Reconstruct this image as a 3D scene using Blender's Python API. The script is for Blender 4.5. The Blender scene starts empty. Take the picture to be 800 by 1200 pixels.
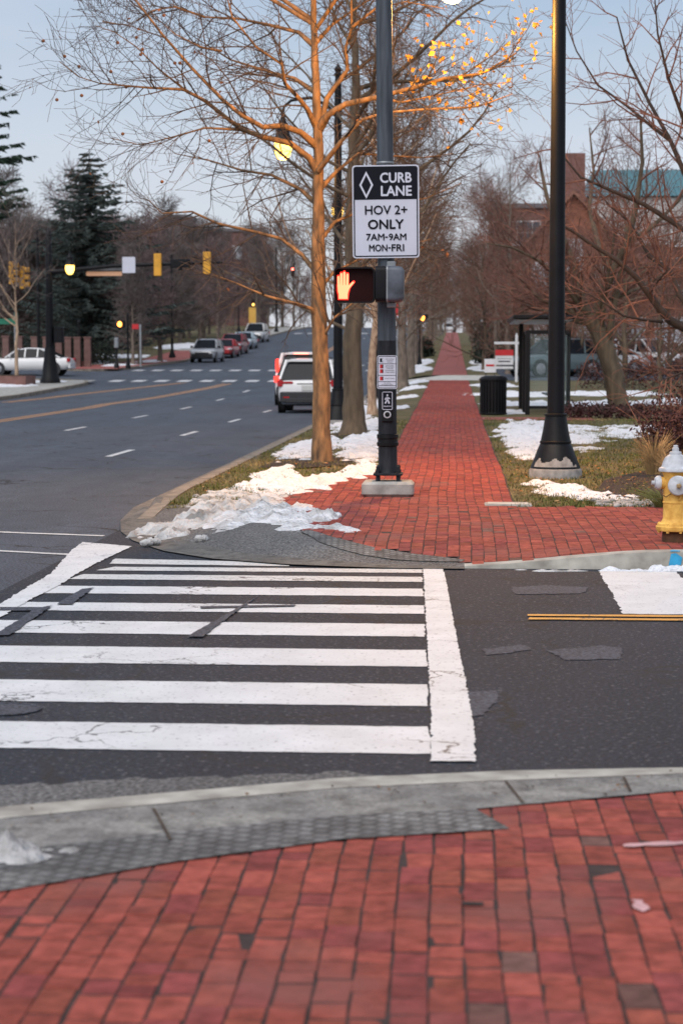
import bpy, math, random
from mathutils import Vector, Matrix, noise
sc = bpy.context.scene
COL = sc.collection
R = math.radians
F = 2333.0          # focal length in pixels of the 800x1200 photograph
CAM_Z = 1.70
# ---------------------------------------------------------------- camera
cam = bpy.data.cameras.new('camera'); camo = bpy.data.objects.new('camera', cam); COL.objects.link(camo)
cam.sensor_fit = 'VERTICAL'; cam.sensor_height = 36.0; cam.lens = 70.0
cam.clip_start = 0.1; cam.clip_end = 6000
camo.location = (0, 0, CAM_Z)
camo.rotation_euler = (R(90) - math.atan(180 / F), 0, math.atan(130 / F))
cam.dof.use_dof = True; cam.dof.focus_distance = 17.0; cam.dof.aperture_fstop = 3.5
sc.camera = camo
# ---------------------------------------------------------------- sky, sun, exposure
SUN_EL, SUN_AZ = 48.0, 200.0      # degrees; azimuth clockwise from +Y: the bright part of the sky is behind the camera
w = bpy.data.worlds.new('World'); sc.world = w; w.use_nodes = True
nt = w.node_tree; nt.nodes.clear(); N = nt.nodes.new; LK = nt.links.new
out = N('ShaderNodeOutputWorld'); bg = N('ShaderNodeBackground'); LK(bg.outputs[0], out.inputs[0])
sky = N('ShaderNodeTexSky'); sky.sky_type = 'NISHITA'; sky.sun_disc = False
sky.sun_elevation = R(SUN_EL); sky.sun_rotation = R(SUN_AZ); sky.air_density = 1.0; sky.dust_density = 1.5; sky.ozone_density = 1.5
tc = N('ShaderNodeTexCoord'); mp = N('ShaderNodeMapping'); mp.inputs['Scale'].default_value = (1.2, 1.2, 7.0)
LK(tc.outputs['Generated'], mp.inputs[0])
nz = N('ShaderNodeTexNoise'); nz.inputs['Scale'].default_value = 2.2; nz.inputs['Detail'].default_value = 6; nz.inputs['Roughness'].default_value = .5
LK(mp.outputs[0], nz.inputs['Vector'])
rp = N('ShaderNodeValToRGB'); rp.color_ramp.elements[0].position = .34; rp.color_ramp.elements[0].color = (.40, .40, .40, 1)
rp.color_ramp.elements[1].position = .66; rp.color_ramp.elements[1].color = (.85, .85, .85, 1)
LK(nz.outputs['Fac'], rp.inputs[0])
mx = N('ShaderNodeMix'); mx.data_type = 'RGBA'
LK(rp.outputs[0], mx.inputs['Factor']); LK(sky.outputs[0], mx.inputs['A']); mx.inputs['B'].default_value = (5.4, 6.0, 7.1, 1)
sx_ = N('ShaderNodeSeparateXYZ'); LK(tc.outputs['Generated'], sx_.inputs[0])
hr = N('ShaderNodeMapRange'); hr.inputs[1].default_value = .0; hr.inputs[2].default_value = .16; hr.inputs[3].default_value = .75; hr.inputs[4].default_value = 0.0; LK(sx_.outputs['Z'], hr.inputs[0])
hz = N('ShaderNodeMix'); hz.data_type = 'RGBA'; LK(hr.outputs[0], hz.inputs['Factor']); LK(mx.outputs['Result'], hz.inputs['A']); hz.inputs['B'].default_value = (6.9, 7.0, 7.5, 1)
LK(hz.outputs['Result'], bg.inputs[0]); bg.inputs[1].default_value = 0.10
sl = bpy.data.lights.new('sun', 'SUN'); slo = bpy.data.objects.new('sun', sl); COL.objects.link(slo)
sl.energy = 2.1; sl.angle = R(60); sl.color = (1.0, .95, .91)
slo.rotation_euler = (R(90 - SUN_EL), 0, R(180 - SUN_AZ) + R(180))
vd = Vector((math.sin(R(SUN_AZ)) * math.cos(R(SUN_EL)), math.cos(R(SUN_AZ)) * math.cos(R(SUN_EL)), math.sin(R(SUN_EL))))
slo.rotation_euler = (-vd).to_track_quat('-Z', 'Y').to_euler()
sc.view_settings.view_transform = 'Standard'; sc.view_settings.look = 'None'
sc.view_settings.exposure = 0.20; sc.view_settings.gamma = 1.0
sc.render.engine = 'CYCLES'
sc.cycles.max_bounces = 5; sc.cycles.diffuse_bounces = 2; sc.cycles.glossy_bounces = 2; sc.cycles.transparent_max_bounces = 6
sc.cycles.sample_clamp_indirect = 4.0; sc.cycles.use_denoising = True; sc.cycles.caustics_reflective = False; sc.cycles.caustics_refractive = False

# ---------------------------------------------------------------- materials
MATS = {}
def ramp_mix(nt, fac, a, b):
    m = nt.nodes.new('ShaderNodeMix'); m.data_type = 'RGBA'
    nt.links.new(fac, m.inputs['Factor'])
    for k, v in (('A', a), ('B', b)):
        if isinstance(v, (tuple, list)): m.inputs[k].default_value = (*v[:3], 1)
        else: nt.links.new(v, m.inputs[k])
    return m.outputs['Result']
def noise_fac(nt, scale, lo, hi, detail=4, coord='Object', stretch=None):
    t = nt.nodes.new('ShaderNodeTexCoord'); n = nt.nodes.new('ShaderNodeTexNoise')
    n.inputs['Scale'].default_value = scale; n.inputs['Detail'].default_value = detail
    src = t.outputs[coord]
    if stretch:
        m = nt.nodes.new('ShaderNodeMapping'); m.inputs['Scale'].default_value = stretch
        nt.links.new(src, m.inputs[0]); src = m.outputs[0]
    nt.links.new(src, n.inputs['Vector'])
    r = nt.nodes.new('ShaderNodeMapRange'); r.inputs[1].default_value = lo; r.inputs[2].default_value = hi
    nt.links.new(n.outputs['Fac'], r.inputs[0])
    return r.outputs[0]
def base(name):
    m = bpy.data.materials.new(name); m.use_nodes = True; MATS[name] = m
    return m, m.node_tree, m.node_tree.nodes['Principled BSDF']
def bump(nt, b, h, strength=.3, dist=.01):
    u = nt.nodes.new('ShaderNodeBump'); u.inputs['Strength'].default_value = strength; u.inputs['Distance'].default_value = dist
    nt.links.new(h, u.inputs['Height']); nt.links.new(u.outputs[0], b.inputs['Normal'])
def mat(name, col, rough=.6, var=.25, scale=6, metal=0, bmp=0, col2=None, stretch=None, spec=None, coat=0):
    m, nt, b = base(name)
    c2 = col2 or tuple(max(0, c * (1 - var)) for c in col)
    c1 = tuple(min(1, c * (1 + var * .4)) for c in col)
    f = noise_fac(nt, scale, .3, .7, 5, stretch=stretch)
    nt.links.new(ramp_mix(nt, f, c2, c1), b.inputs['Base Color'])
    b.inputs['Roughness'].default_value = rough; b.inputs['Metallic'].default_value = metal
    if spec is not None: b.inputs['Specular IOR Level'].default_value = spec
    if coat: b.inputs['Coat Weight'].default_value = coat
    if bmp: bump(nt, b, f, bmp, .01)
    return m
def emit(name, col, strength):
    m, nt, b = base(name)
    b.inputs['Base Color'].default_value = (*[min(1, c) * .6 for c in col], 1)
    b.inputs['Emission Color'].default_value = (*col, 1); b.inputs['Emission Strength'].default_value = strength
    b.inputs['Roughness'].default_value = .4
    return m
def glass(name, col, alpha=.25, rough=.05):
    m, nt, b = base(name)
    b.inputs['Base Color'].default_value = (*col, 1); b.inputs['Alpha'].default_value = alpha
    b.inputs['Roughness'].default_value = rough; b.inputs['Specular IOR Level'].default_value = .6
    return m

def asphalt(name, c1, c2, grit=1.0, crack=True):
    m, nt, b = base(name)
    big = noise_fac(nt, .8, .34, .66, 6, stretch=(1.4, .22, 1)); mid = noise_fac(nt, 2.5, .3, .7, 6, stretch=(1.6, .7, 1)); fine = noise_fac(nt, 48, .36, .66, 2)
    c = ramp_mix(nt, big, tuple(x * .9 for x in c1), tuple(x * 1.12 for x in c2))
    c = ramp_mix(nt, mid, c, tuple((a + d) * .5 * .82 for a, d in zip(c1, c2)))
    mul = nt.nodes.new('ShaderNodeMix'); mul.data_type = 'RGBA'; mul.blend_type = 'MULTIPLY'; mul.inputs['Factor'].default_value = 1
    nt.links.new(c, mul.inputs['A'])
    nt.links.new(ramp_mix(nt, fine, (.38, .38, .39), (1.7, 1.7, 1.75)), mul.inputs['B']); c = mul.outputs['Result']
    sp = noise_fac(nt, 34, .61, .68, 2)
    c = ramp_mix(nt, sp, c, (.105, .11, .12))
    if crack:
        t = nt.nodes.new('ShaderNodeTexCoord'); v = nt.nodes.new('ShaderNodeTexVoronoi'); v.feature = 'DISTANCE_TO_EDGE'
        v.inputs['Scale'].default_value = .62
        d = nt.nodes.new('ShaderNodeTexNoise'); d.inputs['Scale'].default_value = 2.0; d.inputs['Detail'].default_value = 6
        nt.links.new(t.outputs['Object'], d.inputs['Vector'])
        ad = nt.nodes.new('ShaderNodeMix'); ad.data_type = 'RGBA'; ad.blend_type = 'LINEAR_LIGHT'; ad.inputs['Factor'].default_value = .35
        nt.links.new(t.outputs['Object'], ad.inputs['A']); nt.links.new(d.outputs['Color'], ad.inputs['B'])
        nt.links.new(ad.outputs['Result'], v.inputs['Vector'])
        r = nt.nodes.new('ShaderNodeMapRange'); r.inputs[1].default_value = .006; r.inputs[2].default_value = .018; r.inputs[3].default_value = 1; r.inputs[4].default_value = 0
        nt.links.new(v.outputs['Distance'], r.inputs[0])
        msk = noise_fac(nt, .5, .42, .56, 2)
        mm = nt.nodes.new('ShaderNodeMath'); mm.operation = 'MULTIPLY'; nt.links.new(r.outputs[0], mm.inputs[0]); nt.links.new(msk, mm.inputs[1])
        c = ramp_mix(nt, mm.outputs[0], c, (.012, .012, .013))
    nt.links.new(c, b.inputs['Base Color']); b.inputs['Roughness'].default_value = .78
    b.inputs['Specular IOR Level'].default_value = .45
    bump(nt, b, fine, .55 * grit, .006)
    return m
asphalt('asphalt', (.044, .055, .073), (.064, .078, .100))
asphalt('asphalt_dark', (.0085, .013, .0215), (.017, .0238, .0365), 1.4)
asphalt('asphalt_patch', (.044, .050, .065), (.060, .067, .084), .6, False)
asphalt('gravelly', (.10, .097, .093), (.17, .165, .155), 2.2, False)
def paint(name, col, wear_lo, wear_hi, under=(.06, .06, .065)):
    m, nt, b = base(name)
    f = noise_fac(nt, 3.5, .3, .7, 6); g = noise_fac(nt, 38, wear_lo, wear_hi, 5)
    c = ramp_mix(nt, f, tuple(x * .84 for x in col), col)
    t = nt.nodes.new('ShaderNodeTexCoord'); v = nt.nodes.new('ShaderNodeTexVoronoi'); v.feature = 'DISTANCE_TO_EDGE'; v.inputs['Scale'].default_value = 1.7
    d = nt.nodes.new('ShaderNodeTexNoise'); d.inputs['Scale'].default_value = 5; d.inputs['Detail'].default_value = 5
    nt.links.new(t.outputs['Object'], d.inputs['Vector'])
    ad = nt.nodes.new('ShaderNodeMix'); ad.data_type = 'RGBA'; ad.blend_type = 'LINEAR_LIGHT'; ad.inputs['Factor'].default_value = .22
    nt.links.new(t.outputs['Object'], ad.inputs['A']); nt.links.new(d.outputs['Color'], ad.inputs['B']); nt.links.new(ad.outputs['Result'], v.inputs['Vector'])
    r = nt.nodes.new('ShaderNodeMapRange'); r.inputs[1].default_value = .006; r.inputs[2].default_value = .016; r.inputs[3].default_value = 1; r.inputs[4].default_value = 0
    nt.links.new(v.outputs['Distance'], r.inputs[0])
    msk = noise_fac(nt, .9, .5, .6, 2)
    mm = nt.nodes.new('ShaderNodeMath'); mm.operation = 'MULTIPLY'; nt.links.new(r.outputs[0], mm.inputs[0]); nt.links.new(msk, mm.inputs[1])
    mxx = nt.nodes.new('ShaderNodeMath'); mxx.operation = 'MAXIMUM'; nt.links.new(mm.outputs[0], mxx.inputs[0]); nt.links.new(g, mxx.inputs[1])
    c = ramp_mix(nt, mxx.outputs[0], c, under)
    nt.links.new(c, b.inputs['Base Color']); b.inputs['Roughness'].default_value = .6
    bump(nt, b, f, .15, .004)
    return m
paint('white_paint', (.71, .715, .72), .60, .78)
paint('worn_white_paint', (.66, .66, .65), .56, .74)
paint('yellow_paint', (.72, .34, .06), .60, .80)
paint('far_white_paint', (.62, .62, .62), .62, .8)
paint('far_yellow_paint', (.55, .27, .10), .56, .8)
def vcol(name, rough=.75, var=.3, scale=30, bmp=.3, dirt=None, dist=.006, trans=False):
    m, nt, b = base(name)
    a = nt.nodes.new('ShaderNodeVertexColor'); a.layer_name = 'Col'
    f = noise_fac(nt, scale, .25, .75, 5)
    mul = nt.nodes.new('ShaderNodeMix'); mul.data_type = 'RGBA'; mul.blend_type = 'MULTIPLY'; mul.inputs['Factor'].default_value = 1
    nt.links.new(a.outputs[0], mul.inputs['A']); nt.links.new(ramp_mix(nt, f, (1 - var,) * 3, (1 + var * .6,) * 3), mul.inputs['B'])
    c = mul.outputs['Result']
    if dirt:
        g = noise_fac(nt, 1.3, .52, .75, 6)
        c = ramp_mix(nt, g, c, dirt)
    nt.links.new(c, b.inputs['Base Color']); b.inputs['Roughness'].default_value = rough; b.inputs['Specular IOR Level'].default_value = .12
    bump(nt, b, f, bmp, dist)
    return m
vcol('brick_paver', .8, .42, 17, .6, (.235, .088, .076))
vcol('grass_blades', .8, .2, 8, 0)
vcol('leaf_litter', .8, .2, 8, 0)
mat('joint_sand', (.050, .029, .026), .95, .6, 9)
mat('brick_far', (.30, .085, .07), .8, .35, 3, bmp=.2)
mat('kerb_light', (.43, .41, .36), .88, .45, 6, bmp=.4, col2=(.24, .22, .19))
mat('concrete', (.37, .36, .33), .85, .4, 7, bmp=.3)
mat('concrete_light', (.50, .48, .44), .85, .3, 4, bmp=.2)
mat('kerb_concrete', (.24, .205, .165), .88, .5, 5, bmp=.4)
def stained(name, c1, c2, c3, pat=False):
    m, nt, b = base(name)
    f = noise_fac(nt, 2.2, .32, .68, 7); g = noise_fac(nt, 9, .45, .7, 6); fine = noise_fac(nt, 60, .35, .65, 3)
    c = ramp_mix(nt, f, c1, c2); c = ramp_mix(nt, g, c, c3)
    if pat:
        t = nt.nodes.new('ShaderNodeTexCoord'); k = nt.nodes.new('ShaderNodeTexBrick'); mp_ = nt.nodes.new('ShaderNodeMapping'); mp_.inputs['Rotation'].default_value = (0, 0, .42)
        k.inputs['Scale'].default_value = 1; k.inputs['Brick Width'].default_value = .062; k.inputs['Row Height'].default_value = .062; k.inputs['Mortar Size'].default_value = .014; k.inputs['Mortar Smooth'].default_value = .6; k.offset = .5
        k.inputs['Color1'].default_value = (1, 1, 1, 1); k.inputs['Color2'].default_value = (.72, .72, .74, 1); k.inputs['Mortar'].default_value = (.42, .42, .43, 1)
        nt.links.new(t.outputs['Object'], mp_.inputs[0]); nt.links.new(mp_.outputs[0], k.inputs['Vector'])
        mm_ = nt.nodes.new('ShaderNodeMix'); mm_.data_type = 'RGBA'; mm_.blend_type = 'MULTIPLY'; mm_.inputs['Factor'].default_value = 1
        nt.links.new(c, mm_.inputs['A']); nt.links.new(k.outputs['Color'], mm_.inputs['B']); c = mm_.outputs['Result']
        bump(nt, b, k.outputs['Color'], .6, .008)
    else: bump(nt, b, fine, .4, .006)
    m2 = nt.nodes.new('ShaderNodeMix'); m2.data_type = 'RGBA'; m2.blend_type = 'MULTIPLY'; m2.inputs['Factor'].default_value = 1
    nt.links.new(c, m2.inputs['A']); nt.links.new(ramp_mix(nt, fine, (.72, .72, .72), (1.2, 1.2, 1.2)), m2.inputs['B']); c = m2.outputs['Result']
    nt.links.new(c, b.inputs['Base Color']); b.inputs['Roughness'].default_value = .8
stained('gutter_concrete', (.15, .135, .118), (.22, .195, .165), (.10, .09, .08))
stained('near_gutter', (.17, .167, .162), (.31, .295, .27), (.12, .115, .108))
stained('corner_gutter', (.10, .095, .088), (.19, .175, .155), (.07, .066, .06))
stained('ramp_concrete', (.125, .125, .125), (.30, .295, .28), (.10, .098, .095), True)
mat('soil', (.075, .052, .036), .95, .5, 6, bmp=.5)
mat('mulch', (.035, .02, .014), .95, .5, 25, bmp=.8)
def lawnmat():
    m, nt, b = base('lawn')
    f = noise_fac(nt, 1.1, .36, .64, 6); g = noise_fac(nt, 40, .3, .7, 3)
    c = ramp_mix(nt, f, (.105, .11, .030), (.25, .18, .085))
    c = ramp_mix(nt, g, c, (.05, .045, .022))
    nt.links.new(c, b.inputs['Base Color']); b.inputs['Roughness'].default_value = .95
    bump(nt, b, g, .8, .02)
lawnmat()
mat('hillside', (.075, .06, .045), .95, .5, .2)
def snowmat(name, c, d, lo=.55, hi=.75):
    m, nt, b = base(name)
    f = noise_fac(nt, 5, lo, hi, 7); g = noise_fac(nt, 45, .3, .7, 4)
    nt.links.new(ramp_mix(nt, f, c, d), b.inputs['Base Color']); b.inputs['Roughness'].default_value = .75
    b.inputs['Subsurface Weight'].default_value = .15; b.inputs['Subsurface Radius'].default_value = (.03, .04, .05)
    h_ = noise_fac(nt, 22, .28, .72, 6); bump(nt, b, h_, .9, .03)
snowmat('snow', (.80, .81, .845), (.66, .66, .67), .50, .8)
snowmat('snow_mid', (.74, .745, .765), (.40, .39, .38), .44, .70)
snowmat('snow_dirty', (.64, .635, .63), (.26, .25, .24), .40, .66)
mat('bark_lit', (.27, .15, .068), .85, .5, 4.5, bmp=1.0, stretch=(2.6, 2.6, .8), col2=(.055, .038, .025))  # orange raised so the bark colour itself carries some of the lamp's glow
mat('bark_grey', (.19, .15, .12), .9, .5, 5, bmp=.8, stretch=(2.5, 2.5, .6))
mat('bark_pale', (.42, .31, .22), .85, .5, 6, bmp=.4, stretch=(2.5, 2.5, .8), col2=(.22, .14, .09))
mat('bark_dark', (.048, .034, .029), .9, .4, 7, bmp=.8, stretch=(2, 2, .5))
mat('pier_brick', (.15, .085, .075), .9, .3, 3)
mat('bark_mossy', (.13, .095, .062), .9, .4, 4, bmp=.8, stretch=(2, 2, .6), col2=(.06, .045, .03))
mat('twig_brown', (.135, .080, .052), .85, .4, 3)
mat('twig_red', (.20, .09, .062), .85, .45, 3, col2=(.085, .04, .032))
mat('twig_dark', (.062, .043, .034), .85, .4, 3)
mat('twig_purple', (.165, .11, .108), .9, .3, 2)
mat('twig_grey', (.145, .115, .108), .9, .3, 2)
mat('needles', (.066, .088, .078), .9, .45, 2.0)
mat('cedar_needles', (.028, .056, .034), .9, .5, 2.0)
mat('dark_evergreen', (.022, .032, .022), .9, .5, 3.0)
mat('red_shrub_leaf', (.062, .022, .024), .8, .5, 10)
mat('hedge_leaf', (.075, .03, .028), .85, .5, 4)
mat('dry_grass', (.42, .28, .13), .9, .4, 6)
mat('green_blade', (.20, .21, .06), .8, .4, 12)
mat('leaf_orange', (.72, .36, .05), .7, .5, 9)
mat('leaf_brown', (.22, .09, .035), .8, .4, 9)
mat('stone', (.36, .34, .33), .85, .5, 9, bmp=.3)
mat('black_metal', (.006, .0065, .008), .45, .4, 9, spec=.22)
mat('black_satin', (.006, .0065, .009), .5, .4, 5, bmp=.05, spec=.2)
mat('flaked_metal', (.30, .29, .28), .9, .4, 12, bmp=.3)
mat('pole_grey', (.075, .09, .108), .55, .5, 4, metal=.1, spec=.3, col2=(.035, .042, .052), stretch=(7, 7, .45))
mat('pole_dark', (.016, .018, .023), .55, .5, 8, stretch=(4, 4, 1), spec=.25)
mat('galvanised', (.30, .32, .34), .5, .3, 6, metal=.6)
mat('signal_grey', (.085, .10, .125), .45, .6, 6)
mat('signal_yellow', (.68, .33, .03), .5, .2, 4)
mat('sign_white', (.56, .58, .67), .45, .07, 3)
mat('sign_black', (.006, .007, .013), .6, .2, 3, spec=.15)
mat('sign_red', (.50, .016, .022), .5, .15, 3)
mat('sign_green', (.015, .20, .12), .5, .15, 3)
mat('white_plastic', (.66, .67, .69), .5, .15, 4)
mat('hydrant_yellow', (.80, .50, .12), .6, .3, 16, bmp=.2, col2=(.58, .30, .06), spec=.3)
mat('hydrant_silver', (.56, .58, .62), .55, .35, 12, bmp=.2, col2=(.34, .35, .36))
mat('hydrant_brass', (.40, .26, .12), .5, .4, 20)
mat('rust', (.12, .055, .025), .85, .5, 14, bmp=.4)
mat('blue_spray', (.03, .32, .56), .7, .35, 12)
mat('orange_spray', (.78, .22, .09), .7, .3, 12)
mat('pink_chalk', (.62, .36, .36), .8, .3, 14)
mat('brick_wall', (.27, .105, .065), .9, .3, 2.5)
mat('brick_wall_dull', (.20, .10, .085), .9, .3, 2.5)
mat('roof_terracotta', (.24, .115, .08), .85, .3, 2)
mat('roof_grey', (.16, .15, .16), .85, .3, 2)
mat('teal_roof', (.075, .19, .22), .5, .2, 2)
mat('wall_pale', (.50, .49, .48), .8, .15, 2)
mat('window_dark', (.05, .06, .075), .15, .3, 1)
mat('window_bright', (.50, .56, .62), .3, .2, 1)
mat('tyre', (.016, .016, .017), .85, .3, 12)
mat('rim', (.32, .33, .35), .4, .3, 8, metal=.6)
mat('car_glass', (.010, .012, .016), .12, .3, 2, spec=.18)
mat('car_trim', (.022, .023, .026), .55, .3, 8)
for n_, c_ in (('white', (.72, .72, .72)), ('silver', (.50, .52, .55)), ('red', (.42, .03, .035)), ('darkred', (.28, .03, .04)), ('paleblue', (.46, .56, .64)), ('teal', (.09, .13, .14)), ('charcoal', (.07, .08, .10))):
    mat('car_' + n_, c_, .3, .08, 1, coat=.5)
emit('tail_lit', (1.0, .025, .015), 4.0)
emit('tail_hot', (1.0, .22, .16), 4.0)
mat('tail_red', (.42, .012, .018), .25, .2, 5)
mat('plate', (.55, .55, .53), .5, .15, 30)
mat('headlamp', (.66, .68, .70), .2, .1, 5)
emit('hand_glow', (1.0, .22, .10), 2.6)
emit('far_hand_glow', (1.0, .33, .05), 7.0)
mat('signal_lens', (.10, .008, .008), .35, .2, 5)
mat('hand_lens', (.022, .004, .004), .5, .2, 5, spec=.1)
emit('hand_halo', (1.0, .02, .008), 1.6)  # red halo around the lit hand, added as an emissive colour
emit('lamp_globe', (1.0, .62, .12), 4.5)
emit('lamp_globe_near', (1.0, .70, .30), 9.0)
emit('red_lamp', (1.0, .12, .08), 9.0)
emit('amber_lamp', (1.0, .55, .10), 5.0)
emit('lit_sign', (1.0, .55, .32), .16)
glass('shelter_glass', (.42, .60, .60), .06)
mat('seat_metal', (.035, .036, .04), .5, .3, 8)

# ---------------------------------------------------------------- mesh helpers
class MB:
    def __init__(s): s.v = []; s.f = []; s.m = []; s.c = []; s.has = False
    def add(s, vs, fs, mi=0, col=None):
        o = len(s.v); s.v.extend([tuple(p) for p in vs])
        for f in fs:
            s.f.append(tuple(i + o for i in f)); s.m.append(mi); s.c.append(col or (1, 1, 1))
        if col: s.has = True
        return s
    def box(s, c, d, rz=0, rx=0, ry=0, mi=0, taper=1.0, bev=0):
        x, y, z = d[0] / 2, d[1] / 2, d[2] / 2
        M = Matrix.Rotation(rz, 3, 'Z') @ Matrix.Rotation(ry, 3, 'Y') @ Matrix.Rotation(rx, 3, 'X')
        C = Vector(c)
        if bev <= 0:
            P = [(-x, -y, -z), (x, -y, -z), (x, y, -z), (-x, y, -z), (-x * taper, -y * taper, z), (x * taper, -y * taper, z), (x * taper, y * taper, z), (-x * taper, y * taper, z)]
            return s.add([M @ Vector(p) + C for p in P], [(0, 3, 2, 1), (4, 5, 6, 7), (0, 1, 5, 4), (1, 2, 6, 5), (2, 3, 7, 6), (3, 0, 4, 7)], mi)
        b = min(bev, x * .9, y * .9, z * .9); rings = []
        def ring(hx, hy, zz): # rounded rectangle
            pts = []
            for cx_, cy_, a0 in ((hx - b, hy - b, 0), (-hx + b, hy - b, 90), (-hx + b, -hy + b, 180), (hx - b, -hy + b, 270)):
                for k in range(4):
                    a = R(a0 + k * 30); pts.append((cx_ + b * math.cos(a), cy_ + b * math.sin(a), zz))
            return pts
        L = [ring(x - b, y - b, -z) if False else [(p[0] * (x - b * .6) / x, p[1] * (y - b * .6) / y, -z) for p in ring(x, y, -z)], ring(x, y, -z + b * .6)]
        t = [(p[0] * taper, p[1] * taper, z - b * .6) for p in ring(x, y, 0)]
        L.append(t); L.append([(p[0] * taper * (x - b * .6) / x, p[1] * taper * (y - b * .6) / y, z) for p in ring(x, y, 0)])
        V = []; 
        for r_ in L: V += [M @ Vector(p) + C for p in r_]
        n = 16; fs = [tuple(range(n - 1, -1, -1)), tuple(range(3 * n, 4 * n))]
        for j in range(3):
            for i in range(n): fs.append((j * n + i, j * n + (i + 1) % n, (j + 1) * n + (i + 1) % n, (j + 1) * n + i))
        return s.add(V, fs, mi)
    def lathe(s, prof, c=(0, 0, 0), n=20, mi=0, axis='Z', cap=True, a0=0):
        V = []; C = Vector(c)
        for r_, z in prof:
            for i in range(n):
                a = 2 * math.pi * i / n + a0
                p = (r_ * math.cos(a), r_ * math.sin(a), z)
                if axis == 'Y': p = (p[0], -p[2], p[1])     # profile runs towards the viewer (-Y)
                elif axis == 'X': p = (p[2], p[0], p[1])
                V.append(Vector(p) + C)
        fs = []
        for j in range(len(prof) - 1):
            for i in range(n): fs.append((j * n + i, j * n + (i + 1) % n, (j + 1) * n + (i + 1) % n, (j + 1) * n + i))
        if cap: fs.append(tuple(range(n - 1, -1, -1))); fs.append(tuple(range((len(prof) - 1) * n, len(prof) * n)))
        return s.add(V, fs, mi)
    def tube(s, pts, rad, n=6, mi=0, col=None, cap=False):
        k = len(pts); V = []; prev = None
        for i in range(k):
            a = pts[max(0, i - 1)]; b = pts[min(k - 1, i + 1)]
            t = (b - a)
            if t.length < 1e-9: t = Vector((0, 0, 1))
            t.normalize()
            if prev is None:
                u = t.orthogonal().normalized()
            else:
                u = prev - t * prev.dot(t)
                u = u.normalized() if u.length > 1e-6 else t.orthogonal().normalized()
            prev = u; w_ = t.cross(u); r_ = rad[i] if isinstance(rad, (list, tuple)) else rad
            for j in range(n):
                q = 2 * math.pi * j / n
                V.append(pts[i] + (u * math.cos(q) + w_ * math.sin(q)) * r_)
        fs = [(i * n + j, i * n + (j + 1) % n, (i + 1) * n + (j + 1) % n, (i + 1) * n + j) for i in range(k - 1) for j in range(n)]
        if cap: fs += [tuple(range(n - 1, -1, -1)), tuple(range((k - 1) * n, k * n))]
        return s.add(V, fs, mi, col)
    def poly(s, pts, mi=0, col=None): return s.add(pts, [tuple(range(len(pts)))], mi, col)
    def slab(s, pts, y0, y1, mi=0):
        """outline in the XZ plane made solid between y0 (front) and y1 (back)"""
        n = len(pts); V = [(x, y0, z) for x, z in pts] + [(x, y1, z) for x, z in pts]
        fs = [tuple(range(n)), tuple(range(2 * n - 1, n - 1, -1))] + [(i, n + i, n + (i + 1) % n, (i + 1) % n) for i in range(n)]
        return s.add(V, fs, mi)
    def build(s, name, mats, parent=None, smooth=False, loc=None):
        me = bpy.data.meshes.new(name); me.from_pydata(s.v, [], s.f)
        if isinstance(mats, str): mats = [mats]
        for m in mats: me.materials.append(MATS[m])
        if len(mats) > 1: me.polygons.foreach_set('material_index', s.m)
        if s.has:
            ca = me.color_attributes.new('Col', 'FLOAT_COLOR', 'CORNER'); arr = []
            for f, c in zip(s.f, s.c): arr.extend((*c[:3], 1.0) * len(f))
            ca.data.foreach_set('color', arr)
        if smooth: me.polygons.foreach_set('use_smooth', [True] * len(s.f))
        me.update()
        if smooth and smooth != 'all':
            try: me.set_sharp_from_angle(angle=R(38))
            except Exception: pass
        o = bpy.data.objects.new(name, me); COL.objects.link(o)
        if parent: o.parent = parent
        if loc: o.location = loc
        return o
def tag(o, label, cat, group=None, kind=None):
    if label: o['label'] = label
    if cat: o['category'] = cat
    if group: o['group'] = group
    if kind: o['kind'] = kind
    return o
def thing(name, label, cat, loc, rz=0, group=None):
    o = bpy.data.objects.new(name, None); COL.objects.link(o); o.empty_display_size = .2
    o.location = loc; o.rotation_euler = (0, 0, rz)
    return tag(o, label, cat, group)
def struct(o, label=None, kind='structure'):
    o['kind'] = kind
    if label: o['label'] = label
    return o
def copy_tree(o, parent=None, label=None):
    c = o.copy(); COL.objects.link(c)
    if parent: c.parent = parent
    if label: c['label'] = label
    for ch in list(o.children): copy_tree(ch, c)
    return c
def text_obj(body, wdt, hgt, name, m, parent, loc, bold=.012):
    """lettering as a mesh fitted into a box wdt x hgt centred on loc, facing -Y"""
    cu = bpy.data.curves.new('t', 'FONT'); cu.body = body; cu.resolution_u = 3
    o = bpy.data.objects.new('t', cu); COL.objects.link(o)
    bpy.context.view_layer.update()
    me = bpy.data.meshes.new_from_object(o.evaluated_get(bpy.context.evaluated_depsgraph_get()))
    bpy.data.objects.remove(o); bpy.data.curves.remove(cu)
    xs = [v.co.x for v in me.vertices]; ys = [v.co.y for v in me.vertices]
    sx = wdt / (max(xs) - min(xs)); sy = hgt / (max(ys) - min(ys)); cx = (max(xs) + min(xs)) / 2; cy = (max(ys) + min(ys)) / 2
    for v in me.vertices: v.co = ((v.co.x - cx) * sx, 0, (v.co.y - cy) * sy)
    b = MB(); k = bold
    vs = [tuple(v.co) for v in me.vertices]; fs = [tuple(p.vertices) for p in me.polygons]
    for i, (dx, dz) in enumerate(((0, 0), (k, 0), (-k, 0), (0, k), (0, -k)) if k > 0 else ((0, 0),)): b.add([(x + dx, -i * .00025, z + dz) for x, _, z in vs], fs)
    bpy.data.meshes.remove(me); me = bpy.data.meshes.new(name); me.from_pydata(b.v, [], b.f); me.materials.append(MATS[m]); me.update()
    t = bpy.data.objects.new(name, me); COL.objects.link(t); t.parent = parent; t.location = loc
    return t

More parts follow.
